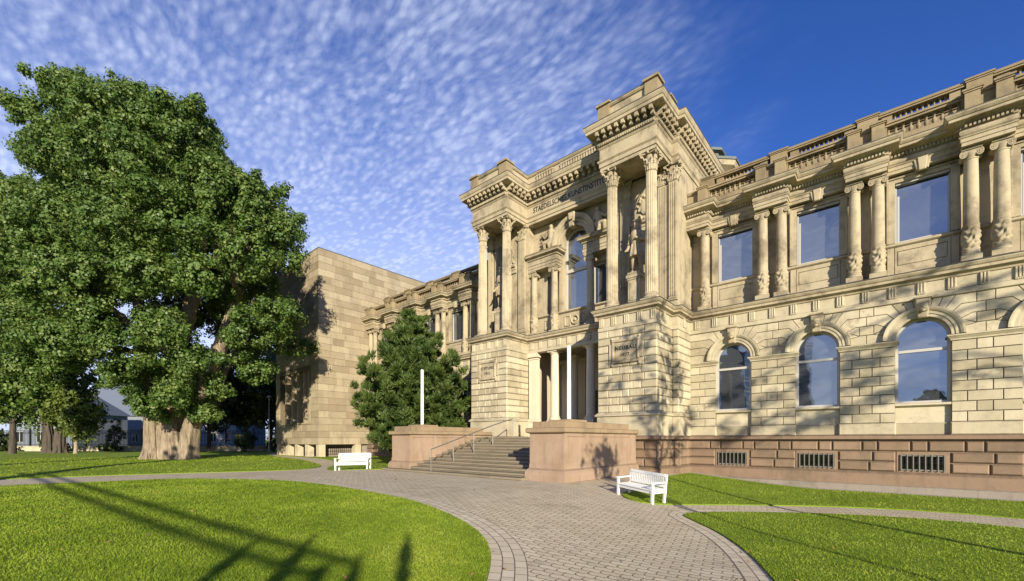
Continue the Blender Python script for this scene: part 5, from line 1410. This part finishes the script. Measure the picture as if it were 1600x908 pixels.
_r = random.Random(8); POP_LOBES += [(-36.0, 9.9, 11.7, 1.5), (-32.8, 10.0, 11.8, 1.4), (-34.1, 11.5, 12.0, 1.3), (-38.8, 10.0, 10.9, 1.4), (-42.3, 3.1, 26.0, 1.2), (-40.3, 8.8, 11.8, 1.5), (-37.7, 11.0, 10.4, 1.3), (-31.4, 11.2, 12.1, 1.1), (-40.6, 9.8, 12.6, 1.5), (-38.5, 10.3, 13.8, 1.5)]; POP_SPRIGS = [(-36.4, 5.6, 4.2, .95), (-35.2, 6.2, 3.6, .8), (-37.6, 5.4, 5.2, .9), (-34.3, 6.9, 4.6, .8), (-36.0, 5.2, 6.0, 1.0), (-33.2, 6.4, 6.0, .9), (-38.8, 5.0, 6.4, .9)]
for _i in range(120):
    x_, y_, z_, r_ = _r.choice(POP_LOBES)
    if z_ > 24: r_ *= .75
    a_ = _r.random() * 2 * PI; d_ = Vector((math.cos(a_), math.sin(a_), _r.uniform(-.3, .9))).normalized()
    for _k in range(2): q_ = Vector((x_, y_, z_)) + d_ * (r_ * .92 + .15 + .40 * _k); POP_SPRIGS.append((q_.x, q_.y, q_.z, .48 - .14 * _k))
# the great poplar: fused stems, heavy limbs
pop = empty('poplar_tree', (-37.0, 7.2, .43), 'huge old poplar with fused furrowed stems and a dense green crown over the lawn', 'tree')
rg = random.Random(4)
def stem(base, pts, r, seg=28):
    """a ridged stem: cross section scalloped, flaring at the root"""
    P_ = [Vector(base)] + [Vector(p) for p in pts]; rings = []; m = MB()
    Q = []
    for a, b in zip(P_[:-1], P_[1:]):
        for i in range(6): Q.append(a.lerp(b, i / 6))
    Q.append(P_[-1]); n = len(Q); ph = rg.random() * 6
    for i, q in enumerate(Q):
        t = i / (n - 1); rr = r * (1 - .62 * t); fl = 1 + .38 * max(0, 1 - t * 9) ** 2
        ring = []
        for k in range(seg):
            a = 2 * PI * k / seg; sc = 1 + .13 * abs(math.sin(4.5 * a + ph + t)) - .06 + .07 * math.sin(5 * a + ph + t * 2) + .05 * math.sin(11 * a + ph * 2 - t * 4) + .03 * math.sin(17 * a + t * 9) + (.16 * max(0, 1 - t * 6) * math.sin(7 * a + ph))
            ring.append((q.x + rr * fl * sc * math.cos(a), q.y + rr * fl * sc * math.sin(a), q.z))
        rings.append(ring)
    vs = [v for r_ in rings for v in r_]
    m.add(vs, [(i * seg + k, i * seg + (k + 1) % seg, (i + 1) * seg + (k + 1) % seg, (i + 1) * seg + k) for i in range(n - 1) for k in range(seg)])
    return m, P_
mt = MB()
# the stems are set side by side across the line of sight: (.756,.655) is that direction
AX = Vector((.756, .655, 0)); B0 = Vector((-37.0, 7.2, .30))
for off, pts, r in ((-1.15, [(-37.9, 6.4, 3.0), (-38.4, 6.3, 7.5), (-40.4, 5.9, 12.5), (-42.5, 5.2, 19)], .56), (-.1, [(-37.1, 7.2, 3.0), (-37.0, 7.6, 7.5), (-36.2, 8.6, 14), (-37.5, 8.5, 22)], .54),
                    (1.15, [(-35.8, 8.1, 2.6), (-34.2, 8.9, 6.6), (-32.6, 9.9, 11.0), (-31.0, 10.4, 16)], .60), (.52, [(-36.55, 7.3, 2.4), (-35.9, 7.0, 5.5), (-34.6, 8.0, 11), (-33.2, 8.4, 17)], .52), (-.65, [(-37.6, 6.9, 2.5), (-39.2, 6.0, 6.0), (-43.5, 4.0, 10.0), (-47.0, 3.0, 13)], .42)):
    s_, _ = stem(B0 + AX * off, pts, r); mt.add(s_.v, s_.f)
for a, b, r in (((-34.2, 8.9, 6.6), (-30.0, 10.0, 10.5), .3), ((-36.2, 8.6, 13), (-31.5, 9.5, 16), .32), ((-38.4, 6.3, 7.5), (-45, 5, 9), .33), ((-40.4, 5.9, 12.5), (-47.5, 6.5, 18), .3), ((-37, 7.6, 7.5), (-36, 3.0, 10.5), .3), ((-36.2, 8.6, 14), (-35, 4, 19), .25), ((-37.5, 8.5, 20), (-40, 6, 26), .2), ((-37.5, 8.5, 20), (-33, 8, 22), .2), ((-32.6, 9.9, 11), (-28.8, 8.6, 13.5), .22), ((-42.5, 5.2, 18), (-46.5, 4, 25), .2), ((-36.5, 10, 6), (-39, 12, 11), .25), ((-37, 7.6, 7), (-44, 9.5, 12), .28)):
    limb(mt, wiggle(a, b, 6, .25, rg), r, r * .3)
put('trunk', autosmooth(mt.mesh('trunk'), 70), M['bark'], pop).location = -WL[pop.name]
put('crown', leaves(POP_LOBES + POP_SPRIGS, 80, 3.4, .150, 'poplar', spread=.40, up=.30, seed=2, gap=.27), None, pop)

yew = empty('yew_tree', (-21.4, 15.7, .35), 'dense bushy yew with upswept branches between the stairs and the modern block', 'tree')
mt = MB()
for dx, dy, top in ((0, 0, (-21, 15.6, 7.5)), (.4, -.2, (-19.3, 15.2, 5.5)), (-.4, 0, (-23.2, 14.6, 5.0)), (0, .4, (-21.2, 17.2, 6))):
    limb(mt, wiggle((-21.4 + dx, 15.7 + dy, .2), top, 6, .2, rg), .22, .05)
put('trunk', mt, M['barkdark'], yew)
put('crown', leaves(YEW_LOBES, 60, 7.0, .19, 'yew', spread=.19, aspect=.26, up=.75, outward=.55, spray=True, seed=5, gap=.12), None, yew)

def broadleaf(name, x, y, z0, trunk_h, h, w, mat_name, barkm, label, cat='tree', group=None, seed=0, size=.24, dens=1.4, per=34, gap=.1, tr=.18, lean=0.0):
    rg = random.Random(seed); o = empty(name, (x, y, z0), label, cat, group)
    lob = []
    for i in range(9):
        t = (i + .5) / 9; zz = z0 + trunk_h + (h - trunk_h) * (.12 + .8 * t); rad = w * .5 * math.sin(PI * (.18 + .72 * t)) * .62
        a = i * 2.4 + seed; lob.append((x + rad * .75 * math.cos(a), y + rad * .75 * math.sin(a), zz, max(.45, w * .5 * (.62 - .22 * abs(t - .45)))))
    lob.append((x, y, z0 + trunk_h + (h - trunk_h) * .5, w * .36))
    m = MB(); limb(m, wiggle((x, y, z0 - .15), (x + lean, y, z0 + trunk_h + (h - trunk_h) * .55), 6, .06, rg), tr, tr * .35, 12)
    for l in lob[:6]:
        limb(m, wiggle((x + lean * .5, y, z0 + trunk_h * .9), l[:3], 4, .12, rg), tr * .4, .02, 8)
    put('trunk', m, M[barkm], o)
    put('crown', leaves(lob, per, dens, size, mat_name, spread=max(.3, w * .085), seed=seed + 20, gap=gap), None, o)
    return o
broadleaf('round_tree', -57.9, 4.1, .45, 1.5, 6.4, 4.7, 'lime', 'barkpale', 'small round-crowned tree with pale straight trunk before the fence', seed=1, dens=2.2)
t_ = broadleaf('broad_tree', -62.5, .2, .45, 3.2, 13.0, 9.5, 'poplar', 'barkdark', 'broad tree at the left edge of the photo behind the lawn', seed=2, dens=1.2, size=.3, tr=.3)
# its twin dark trunks
o = empty('twin_trunk_tree', (-61.6, 2.9, .45), 'tree with two thick dark trunks standing before the fence at left', 'tree')
m = MB()
for off, top in ((-.55, (-62.2, 2.2, 4.8)), (.55, (-61.0, 3.6, 4.6))):
    s_, _ = stem(Vector((-61.6, 2.9, .3)) + AX * off, [(-61.6 + AX.x * off, 2.9 + AX.y * off, 2.2), top, (top[0] + off * 2, top[1] + off, 8)], .5); m.add(s_.v, s_.f)
put('trunk', m, M['barkdark'], o)
put('crown', leaves([(-61.5, 2.5, 8.5, 2.6), (-63.5, 2.0, 7.5, 2.2), (-60.2, 4.2, 7.6, 2.0), (-62.5, 3.4, 10.4, 2.3), (-59.8, 2.0, 9.2, 1.8)], 34, 1.4, .28, 'poplar', spread=.6, seed=31), None, o)
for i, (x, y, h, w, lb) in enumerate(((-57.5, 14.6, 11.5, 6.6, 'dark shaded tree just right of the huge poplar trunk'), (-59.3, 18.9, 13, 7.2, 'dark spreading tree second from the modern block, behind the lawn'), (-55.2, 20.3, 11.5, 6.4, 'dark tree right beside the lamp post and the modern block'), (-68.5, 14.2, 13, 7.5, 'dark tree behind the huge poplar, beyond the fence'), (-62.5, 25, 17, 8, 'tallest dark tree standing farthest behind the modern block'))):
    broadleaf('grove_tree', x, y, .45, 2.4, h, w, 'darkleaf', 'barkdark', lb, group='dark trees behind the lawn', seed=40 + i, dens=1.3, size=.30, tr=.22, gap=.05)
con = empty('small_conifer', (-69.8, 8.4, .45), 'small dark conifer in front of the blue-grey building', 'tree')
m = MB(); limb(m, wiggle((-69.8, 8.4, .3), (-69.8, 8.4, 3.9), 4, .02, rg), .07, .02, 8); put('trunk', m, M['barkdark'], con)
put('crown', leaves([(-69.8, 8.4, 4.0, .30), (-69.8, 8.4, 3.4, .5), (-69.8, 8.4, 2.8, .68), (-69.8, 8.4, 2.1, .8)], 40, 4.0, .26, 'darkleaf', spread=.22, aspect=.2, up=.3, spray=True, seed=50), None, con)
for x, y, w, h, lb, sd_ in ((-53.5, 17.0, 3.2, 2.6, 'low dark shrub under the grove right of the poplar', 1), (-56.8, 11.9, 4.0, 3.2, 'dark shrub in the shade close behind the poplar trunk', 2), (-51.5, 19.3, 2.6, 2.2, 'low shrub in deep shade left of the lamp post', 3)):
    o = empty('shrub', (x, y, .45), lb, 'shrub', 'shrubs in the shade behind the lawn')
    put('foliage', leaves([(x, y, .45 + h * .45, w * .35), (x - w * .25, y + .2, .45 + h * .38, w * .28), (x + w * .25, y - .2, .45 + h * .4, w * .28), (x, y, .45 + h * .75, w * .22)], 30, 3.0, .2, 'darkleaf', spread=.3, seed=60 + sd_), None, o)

# ------------------------------------------------------------------ fence, houses and lamp in the background
fd = (Vector((-52.7, 20.5, 0)) - Vector((-79.4, -2.6, 0))); FL = fd.length; fd.normalize(); F0 = Vector((-79.4, -2.6, .45))
fence = empty('iron_fence', (-66, 9, .45), 'long black iron railing with pointed bars on a low stone wall behind the lawn', 'fence')
rot = Matrix.Rotation(math.atan2(fd.y, fd.x), 4, 'Z')
m = MB(); m.obox(Matrix.Translation(F0 + fd * FL / 2 + Vector((0, 0, .25))) @ rot, FL, .4, .6); m.obox(Matrix.Translation(F0 + fd * FL / 2 + Vector((0, 0, .58))) @ rot, FL, .5, .08); put('low_wall', m, M['ashlar'], fence)
m = MB(); n = int(FL / .16)
for i in range(n):
    p = F0 + fd * (i * .16); m.obox(Matrix.Translation(p + Vector((0, 0, 1.45))) @ rot, .028, .028, 1.75)
    m.lathe(p.x, p.y, [(.005, p.z + 2.30), (.045, p.z + 2.36), (.003, p.z + 2.48)], 5)
for z in (.75, 2.05, 2.2): m.obox(Matrix.Translation(F0 + fd * FL / 2 + Vector((0, 0, z))) @ rot, FL, .04, .05)
put('railing', m, M['iron'], fence)
for i in range(12):
    p = F0 + fd * (i * FL / 11); q = MB(); q.obox(Matrix.Translation(p + Vector((0, 0, 1.35))) @ rot, .12, .12, 2.2); q.ball((p.x, p.y, p.z + 2.55), .11); put('fence_post', q, M['iron'], fence)

def house(name, x, y, w, d, h, rh, wallm, roofm, label, win, rz=R(40.9)):
    o = empty(name, (x, y, .4), label, 'house'); Tm = Matrix.Translation((x, y, .4)) @ Matrix.Rotation(rz, 4, 'Z')
    def tr(m): m.v = [tuple(Tm @ Vector(v)) for v in m.v]; return m
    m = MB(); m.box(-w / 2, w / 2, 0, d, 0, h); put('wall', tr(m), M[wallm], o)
    m = MB(); e = .4; m.add([(-w / 2 - e, -e, h), (w / 2 + e, -e, h), (w / 2 + e, d + e, h), (-w / 2 - e, d + e, h), (-w / 2 + rh * .3, d / 2, h + rh), (w / 2 - rh * .3, d / 2, h + rh)], [(0, 1, 5, 4), (1, 2, 5), (2, 3, 4, 5), (3, 0, 4), (0, 3, 2, 1)]); put('roof', tr(m), M[roofm], o)
    for u, v, ww, wh in win:
        f = MB()
        for a in ((u, u + .08, v, v + wh), (u + ww - .08, u + ww, v, v + wh), (u + .08, u + ww - .08, v, v + .08), (u + .08, u + ww - .08, v + wh - .08, v + wh), (u + ww / 2 - .04, u + ww / 2 + .04, v + .08, v + wh - .08)): f.box(a[0], a[1], -.06, .02, a[2], a[3])
        fr = put('window', tr(f), M['frame'], o); p = MB(); p.box(u + .05, u + ww - .05, -.02, -.005, v + .05, v + wh - .05); put('pane', tr(p), M['glassdark'], fr)
    return o
def wins(w, cols, rows, z0=1.0, dz=2.9): return [(-w / 2 + (c + .5) * w / cols - .55, z0 + r_ * dz, 1.1, 1.6) for c in range(cols) for r_ in range(rows)]
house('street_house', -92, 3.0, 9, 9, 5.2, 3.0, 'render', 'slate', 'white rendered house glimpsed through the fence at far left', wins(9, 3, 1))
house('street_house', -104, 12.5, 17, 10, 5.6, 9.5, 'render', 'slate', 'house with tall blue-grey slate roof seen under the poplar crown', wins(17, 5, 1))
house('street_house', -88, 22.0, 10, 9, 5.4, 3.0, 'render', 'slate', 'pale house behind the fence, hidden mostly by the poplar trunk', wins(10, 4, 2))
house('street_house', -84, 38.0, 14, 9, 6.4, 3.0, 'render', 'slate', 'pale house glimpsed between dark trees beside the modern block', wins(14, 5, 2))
lamp = empty('lamp_post', (-47.1, 17.1, .45), 'slender grey lamp post at the left corner of the modern block', 'lamp post')
m = MB(); m.lathe(-47.1, 17.1, [(.09, .3), (.09, 1.2), (.055, 1.25), (.045, 6.0)], 12); put('pole', m, M['steel'], lamp)
m = MB(); m.lathe(-47.1, 17.1, [(.05, 5.95), (.20, 6.02), (.22, 6.10), (.04, 6.22)], 14); put('lamp_head', m, M['steel'], lamp)

# ------------------------------------------------------------------ things behind the viewer: they throw the long shadows and stand in the window reflections
def spear(x, y, h, label):
    o = empty('gate_post', (x, y, gz(x)), label, 'gate post', 'gate posts behind the viewer')
    m = MB(); m.lathe(x, y, [(.07, 0), (.07, h - .75), (.10, h - .72), (.10, h - .62), (.06, h - .58), (.06, h - .40), (.09, h - .32), (.05, h - .22), (.015, h)], 12); put('post', m, M['iron'], o)
    m = MB(); m.ball((x, y, h - .45), .11); put('finial', m, M['iron'], o)
spear(4.0, -6.0, 4.6, 'iron gate post whose shadow falls farthest left on the near lawn')
spear(4.35, -5.4, 4.6, 'iron gate post whose thin shadow is second from the left on the near lawn')
spear(5.5, -5.3, 4.5, 'iron gate post whose stubby shadow lies third from the left on the near lawn')
spear(5.25, -4.4, 4.6, 'iron gate post whose shadow falls nearest the curved paved edge')
o = empty('rose_bush', (1.0, -1.6, 0), 'loose bush beside the gateway whose leafy shadow touches the bottom edge of the lawn', 'shrub')
m = MB(); rg = random.Random(5); _l = [(1.0, -1.6, 1.3, .35), (.6, -1.9, 1.0, .3), (1.5, -1.2, 1.6, .3), (1.9, -.9, 1.2, .35), (.2, -2.2, 1.5, .28), (1.3, -1.4, 2.0, .22), (.7, -1.8, 1.9, .2)]
for l in _l: limb(m, wiggle((1.0, -1.6, -.1), l[:3], 4, .08, rg), .025, .008, 6)
put('stems', m, M['barkdark'], o); put('foliage', leaves(_l, 14, 6.0, .13, 'lime', spread=.16, seed=9, gap=.3), None, o)
gt = empty('iron_gateway', (2.4, -3.4, 0), 'ornamental iron gateway casting the scrolled shadow at the lower edge of the photo', 'gateway')
m = MB()
for x0, y0, x1, y1 in ((.1, -3.0, 1.7, -2.3), (1.7, -2.3, 3.4, -1.6)):
    for i in range(9):
        t = i / 8; x, y = x0 + (x1 - x0) * t, y0 + (y1 - y0) * t; m.tube([(x, y, 0), (x, y, 2.0 + .25 * math.sin(PI * t))], .02, 6)
    for z in (.3, 1.7): m.tube([(x0, y0, z), (x1, y1, z)], .025, 6)
    m.tube([(x0 + (x1 - x0) * i / 10, y0 + (y1 - y0) * i / 10, 2.0 + .35 * math.sin(PI * i / 10)) for i in range(11)], .03, 6)
    for i in range(4):
        t = (i + .5) / 4; cx, cy = x0 + (x1 - x0) * t, y0 + (y1 - y0) * t
        m.tube([(cx + .16 * math.cos(a) * .92, cy + .16 * math.cos(a) * .4, 2.2 + .16 * math.sin(a)) for a in [2 * PI * k / 12 for k in range(13)]], .025, 6)
put('gate_leaf', m, M['iron'], gt)
ga = empty('shadow_tubes', (-5, -8, 0), 'pair of overhead tubes added behind the viewer to throw the double shadow across the lawn', 'shadow caster')  # unseen tubes, added only to cast the double line on the lawn
m = MB()
for d in (.95, 1.5): m.tube([(-16.5 - d * .2, -9.3 + d, 4.7), (6.5 - d * .2, -7.4 + d, 4.6)], .05, 8)
put('beam', m, M['steel'], ga); m = MB(); m.tube([(6.1, -6.25, 0), (6.1, -6.25, 4.62)], .09, 8); put('post', m, M['steel'], ga)
for x, y, h, lb in ((-13, -10, 8.8, 'bare trunk added off the left edge so that its shadow reaches the foot of the poplar'), (-21.5, -10.8, 8.8, 'bare trunk added off the left edge so that its shadow crosses the far lawn')):  # thick trunks added out of view for the long shadows they cast
    o = empty('shadow_trunk', (x, y, .3), lb, 'tree', 'bare trunks added off the left edge for their shadows'); rg = random.Random(int(-x)); m = MB(); limb(m, wiggle((x, y, -.1), (x, y, h), 6, .08, rg), .40, .30, 14); put('trunk', m, M['barkdark'], o)
    m = MB()
    for i in range(6): limb(m, wiggle((x, y, h - .4), (x + 1.1 * math.cos(i), y + 1.1 * math.sin(i), h + .9), 3, .1, rg), .16, .07, 8); m.ball((x + 1.1 * math.cos(i), y + 1.1 * math.sin(i), h + .95), .2, 8, 6)
    put('limbs', m, M['barkdark'], o)
def sparse(x, y, h, lobes_, label, seed, tr=.10):
    o = empty('street_tree', (x, y, 0), label, 'tree', 'thin trees off the right edge'); m = MB(); rg = random.Random(seed)
    limb(m, wiggle((x, y, -.1), (x + .1, y, h * .75), 6, .12, rg), tr, tr * .4)
    for l in lobes_: limb(m, wiggle((x + .05, y, h * .45), l[:3], 5, .2, rg), tr * .45, .015, 8)
    put('trunk', m, M['barkdark'], o)
    put('crown', leaves(lobes_, 16, 1.7, .34, 'lime', spread=.42, seed=seed, gap=.30, spray=True, aspect=.30, outward=1.2, up=.1), None, o)
sparse(5.4, 7.2, 11.5, [(5.4, 7.2, 10.9, .9), (4.5, 6.7, 9.9, .8), (6.3, 7.6, 9.4, .9), (5.2, 7.9, 8.4, .8), (6.0, 6.4, 7.9, .7), (4.9, 7.3, 7.2, .6), (5.9, 7.9, 6.6, .6), (7.2, 8.0, 8.2, .7)], 'feathery tree whose shadow dapples the flank of the portico pier', 71)
sparse(4.3, 4.6, 6.6, [(4.3, 4.6, 6.3, .45), (3.8, 4.3, 5.9, .4), (4.8, 4.9, 5.8, .4), (4.1, 5.0, 5.4, .35), (4.5, 4.2, 5.2, .3)], 'small palm-like tree whose frond shadow falls on the pink pedestal', 73, .045)
o = empty('street_tree', (20.5, 8.5, 0), 'tall tree whose long arching branches streak the arched-window wall with shadow', 'tree', 'thin trees off the right edge')
rg = random.Random(12); m = MB(); lo = []; limb(m, wiggle((20.5, 8.5, -.1), (20.3, 8.6, 11), 6, .1, rg), .2, .1)
for x0, z0, x1, z1, dy in ((17.2, 12.4, 8.3, 8.9, 0), (16.8, 11.2, 8.8, 8.1, .2), (16.2, 10.2, 9.2, 7.4, -.2), (17.0, 13.2, 10.5, 10.9, .1), (15.4, 9.3, 9.6, 6.9, .3), (17.4, 11.8, 11.5, 9.6, -.1), (16.6, 9.6, 12.2, 8.0, .0)):
    pts = [Vector((20.4, 8.5, z0 - 3.2)), Vector((19.0, 8.6 + dy, z0 - .6))] + [Vector((x0 + (x1 - x0) * t, 8.7 + dy, z0 + (z1 - z0) * t ** 1.25)) for t in (0, .2, .4, .6, .8, 1)]
    limb(m, pts, .07, .025, 8)
    for k in range(9):
        t = rg.random() ** .7; lo.append((x0 + (x1 - x0) * t, 8.7 + dy + rg.uniform(-.2, .2), z0 + (z1 - z0) * t ** 1.25 - rg.uniform(0, .12), rg.uniform(.10, .24)))
put('trunk', m, M['barkdark'], o); put('crown', leaves(lo, 10, 6.0, .24, 'lime', spread=.20, seed=74, gap=.1, spray=True, aspect=.25, outward=.5, up=-.4), None, o)
def tower(x, y, w, d, h, label):
    o = empty('office_tower', (x, y, 0), label, 'tower', 'towers mirrored in the windows'); m = MB(); m.box(x - w / 2, x + w / 2, y - d / 2, y + d / 2, 0, h); m.box(x - w / 5, x + w / 5, y - d / 5, y + d / 5, h, h * 1.12); put('facade', m, M['glasstower'], o)
    m = MB(); n = int(h / 3.5)
    for i in range(n): m.box(x - w / 2 - .1, x + w / 2 + .1, y - d / 2 - .1, y + d / 2 + .1, i * 3.5, i * 3.5 + .5)
    put('floor_bands', m, M['bars'], o)
tower(-88, -320, 17, 18, 66, 'dark office tower mirrored in the middle of the leftmost arched window'); tower(-110, -330, 15, 18, 54, 'shorter tower mirrored beside the dark one in the leftmost arched window')
tower(-48, -320, 15, 18, 84, 'tall banded tower mirrored at the edge of the second arched window')
for i, (x, y, h) in enumerate(((-8, -46, 6.5), (-1.5, -48, 7.2), (4.5, -45, 8.2), (10, -47, 7.6), (16, -46, 8.5), (-15, -47, 6.0))):
    broadleaf('riverside_tree', x, y, 0, 1.4, h, 5.2, 'darkleaf', 'barkdark', 'leafy tree in the row mirrored low in the arched windows', group='riverside trees mirrored in the windows', seed=80 + i, dens=.8, size=.5, per=24)

# fallen leaves on the lawns and the forecourt
N = 320; rr = 4.5 * (30 / 4.5) ** RNG.random(N); aa = RNG.uniform(R(45), R(190), N); x = rr * np.cos(aa); y = rr * np.sin(aa)
k = (y < 18.8) & (x > -33) & ~((y > 10.8) & (x < -7.4)); x, y = x[k], y[k]; n = len(x); th = RNG.random(n) * 2 * PI; sz = RNG.uniform(.015, .034, n)
u = np.stack([np.cos(th) * sz, np.sin(th) * sz, RNG.normal(0, .3, n) * sz], 1); v = np.stack([-np.sin(th) * sz * .7, np.cos(th) * sz * .7, RNG.normal(0, .3, n) * sz], 1)
c = np.stack([x, y, gz_np(x) + .055], 1); me = np_mesh('fallen_leaves', np.stack([c - u, c + v, c + u, c - v], 1).reshape(-1, 3), 4)
M['fallen'] = leaf_mat('dry fallen leaves', [(0.1, (0.12, 0.06, 0.02)), (0.5, (0.26, 0.15, 0.05)), (0.9, (0.36, 0.27, 0.09))], 0.1); me.materials.append(M['fallen'])
tag(put('fallen_leaves', me, None), 'dry brown leaves scattered over the lawns and paving', 'leaves', kind='stuff')
for x, y, h, w, lb in ((-66.5, 7.4, 1.3, 3.4, 'low shrub behind the fence right of the small conifer'), (-70.5, 3.2, 1.8, 4.0, 'dark shrub behind the fence left of the small conifer'), (-75.5, -.6, 2.2, 4.5, 'dark bush behind the fence at the left edge')):
    o = empty('shrub', (x, y, .45), lb, 'shrub', 'shrubs behind the iron fence')
    put('foliage', leaves([(x, y, .45 + h * .45, h * .5), (x - w * .25, y - .3, .45 + h * .4, h * .42), (x + w * .25, y + .3, .45 + h * .4, h * .42), (x, y, .45 + h * .75, h * .34)], 30, 3.0, .2, 'darkleaf', spread=.3, seed=int(-x)), None, o)
    m = MB(); limb(m, wiggle((x, y, .3), (x, y, .45 + h * .6), 3, .05, rg), .06, .02, 6); put('stem', m, M['barkdark'], o)
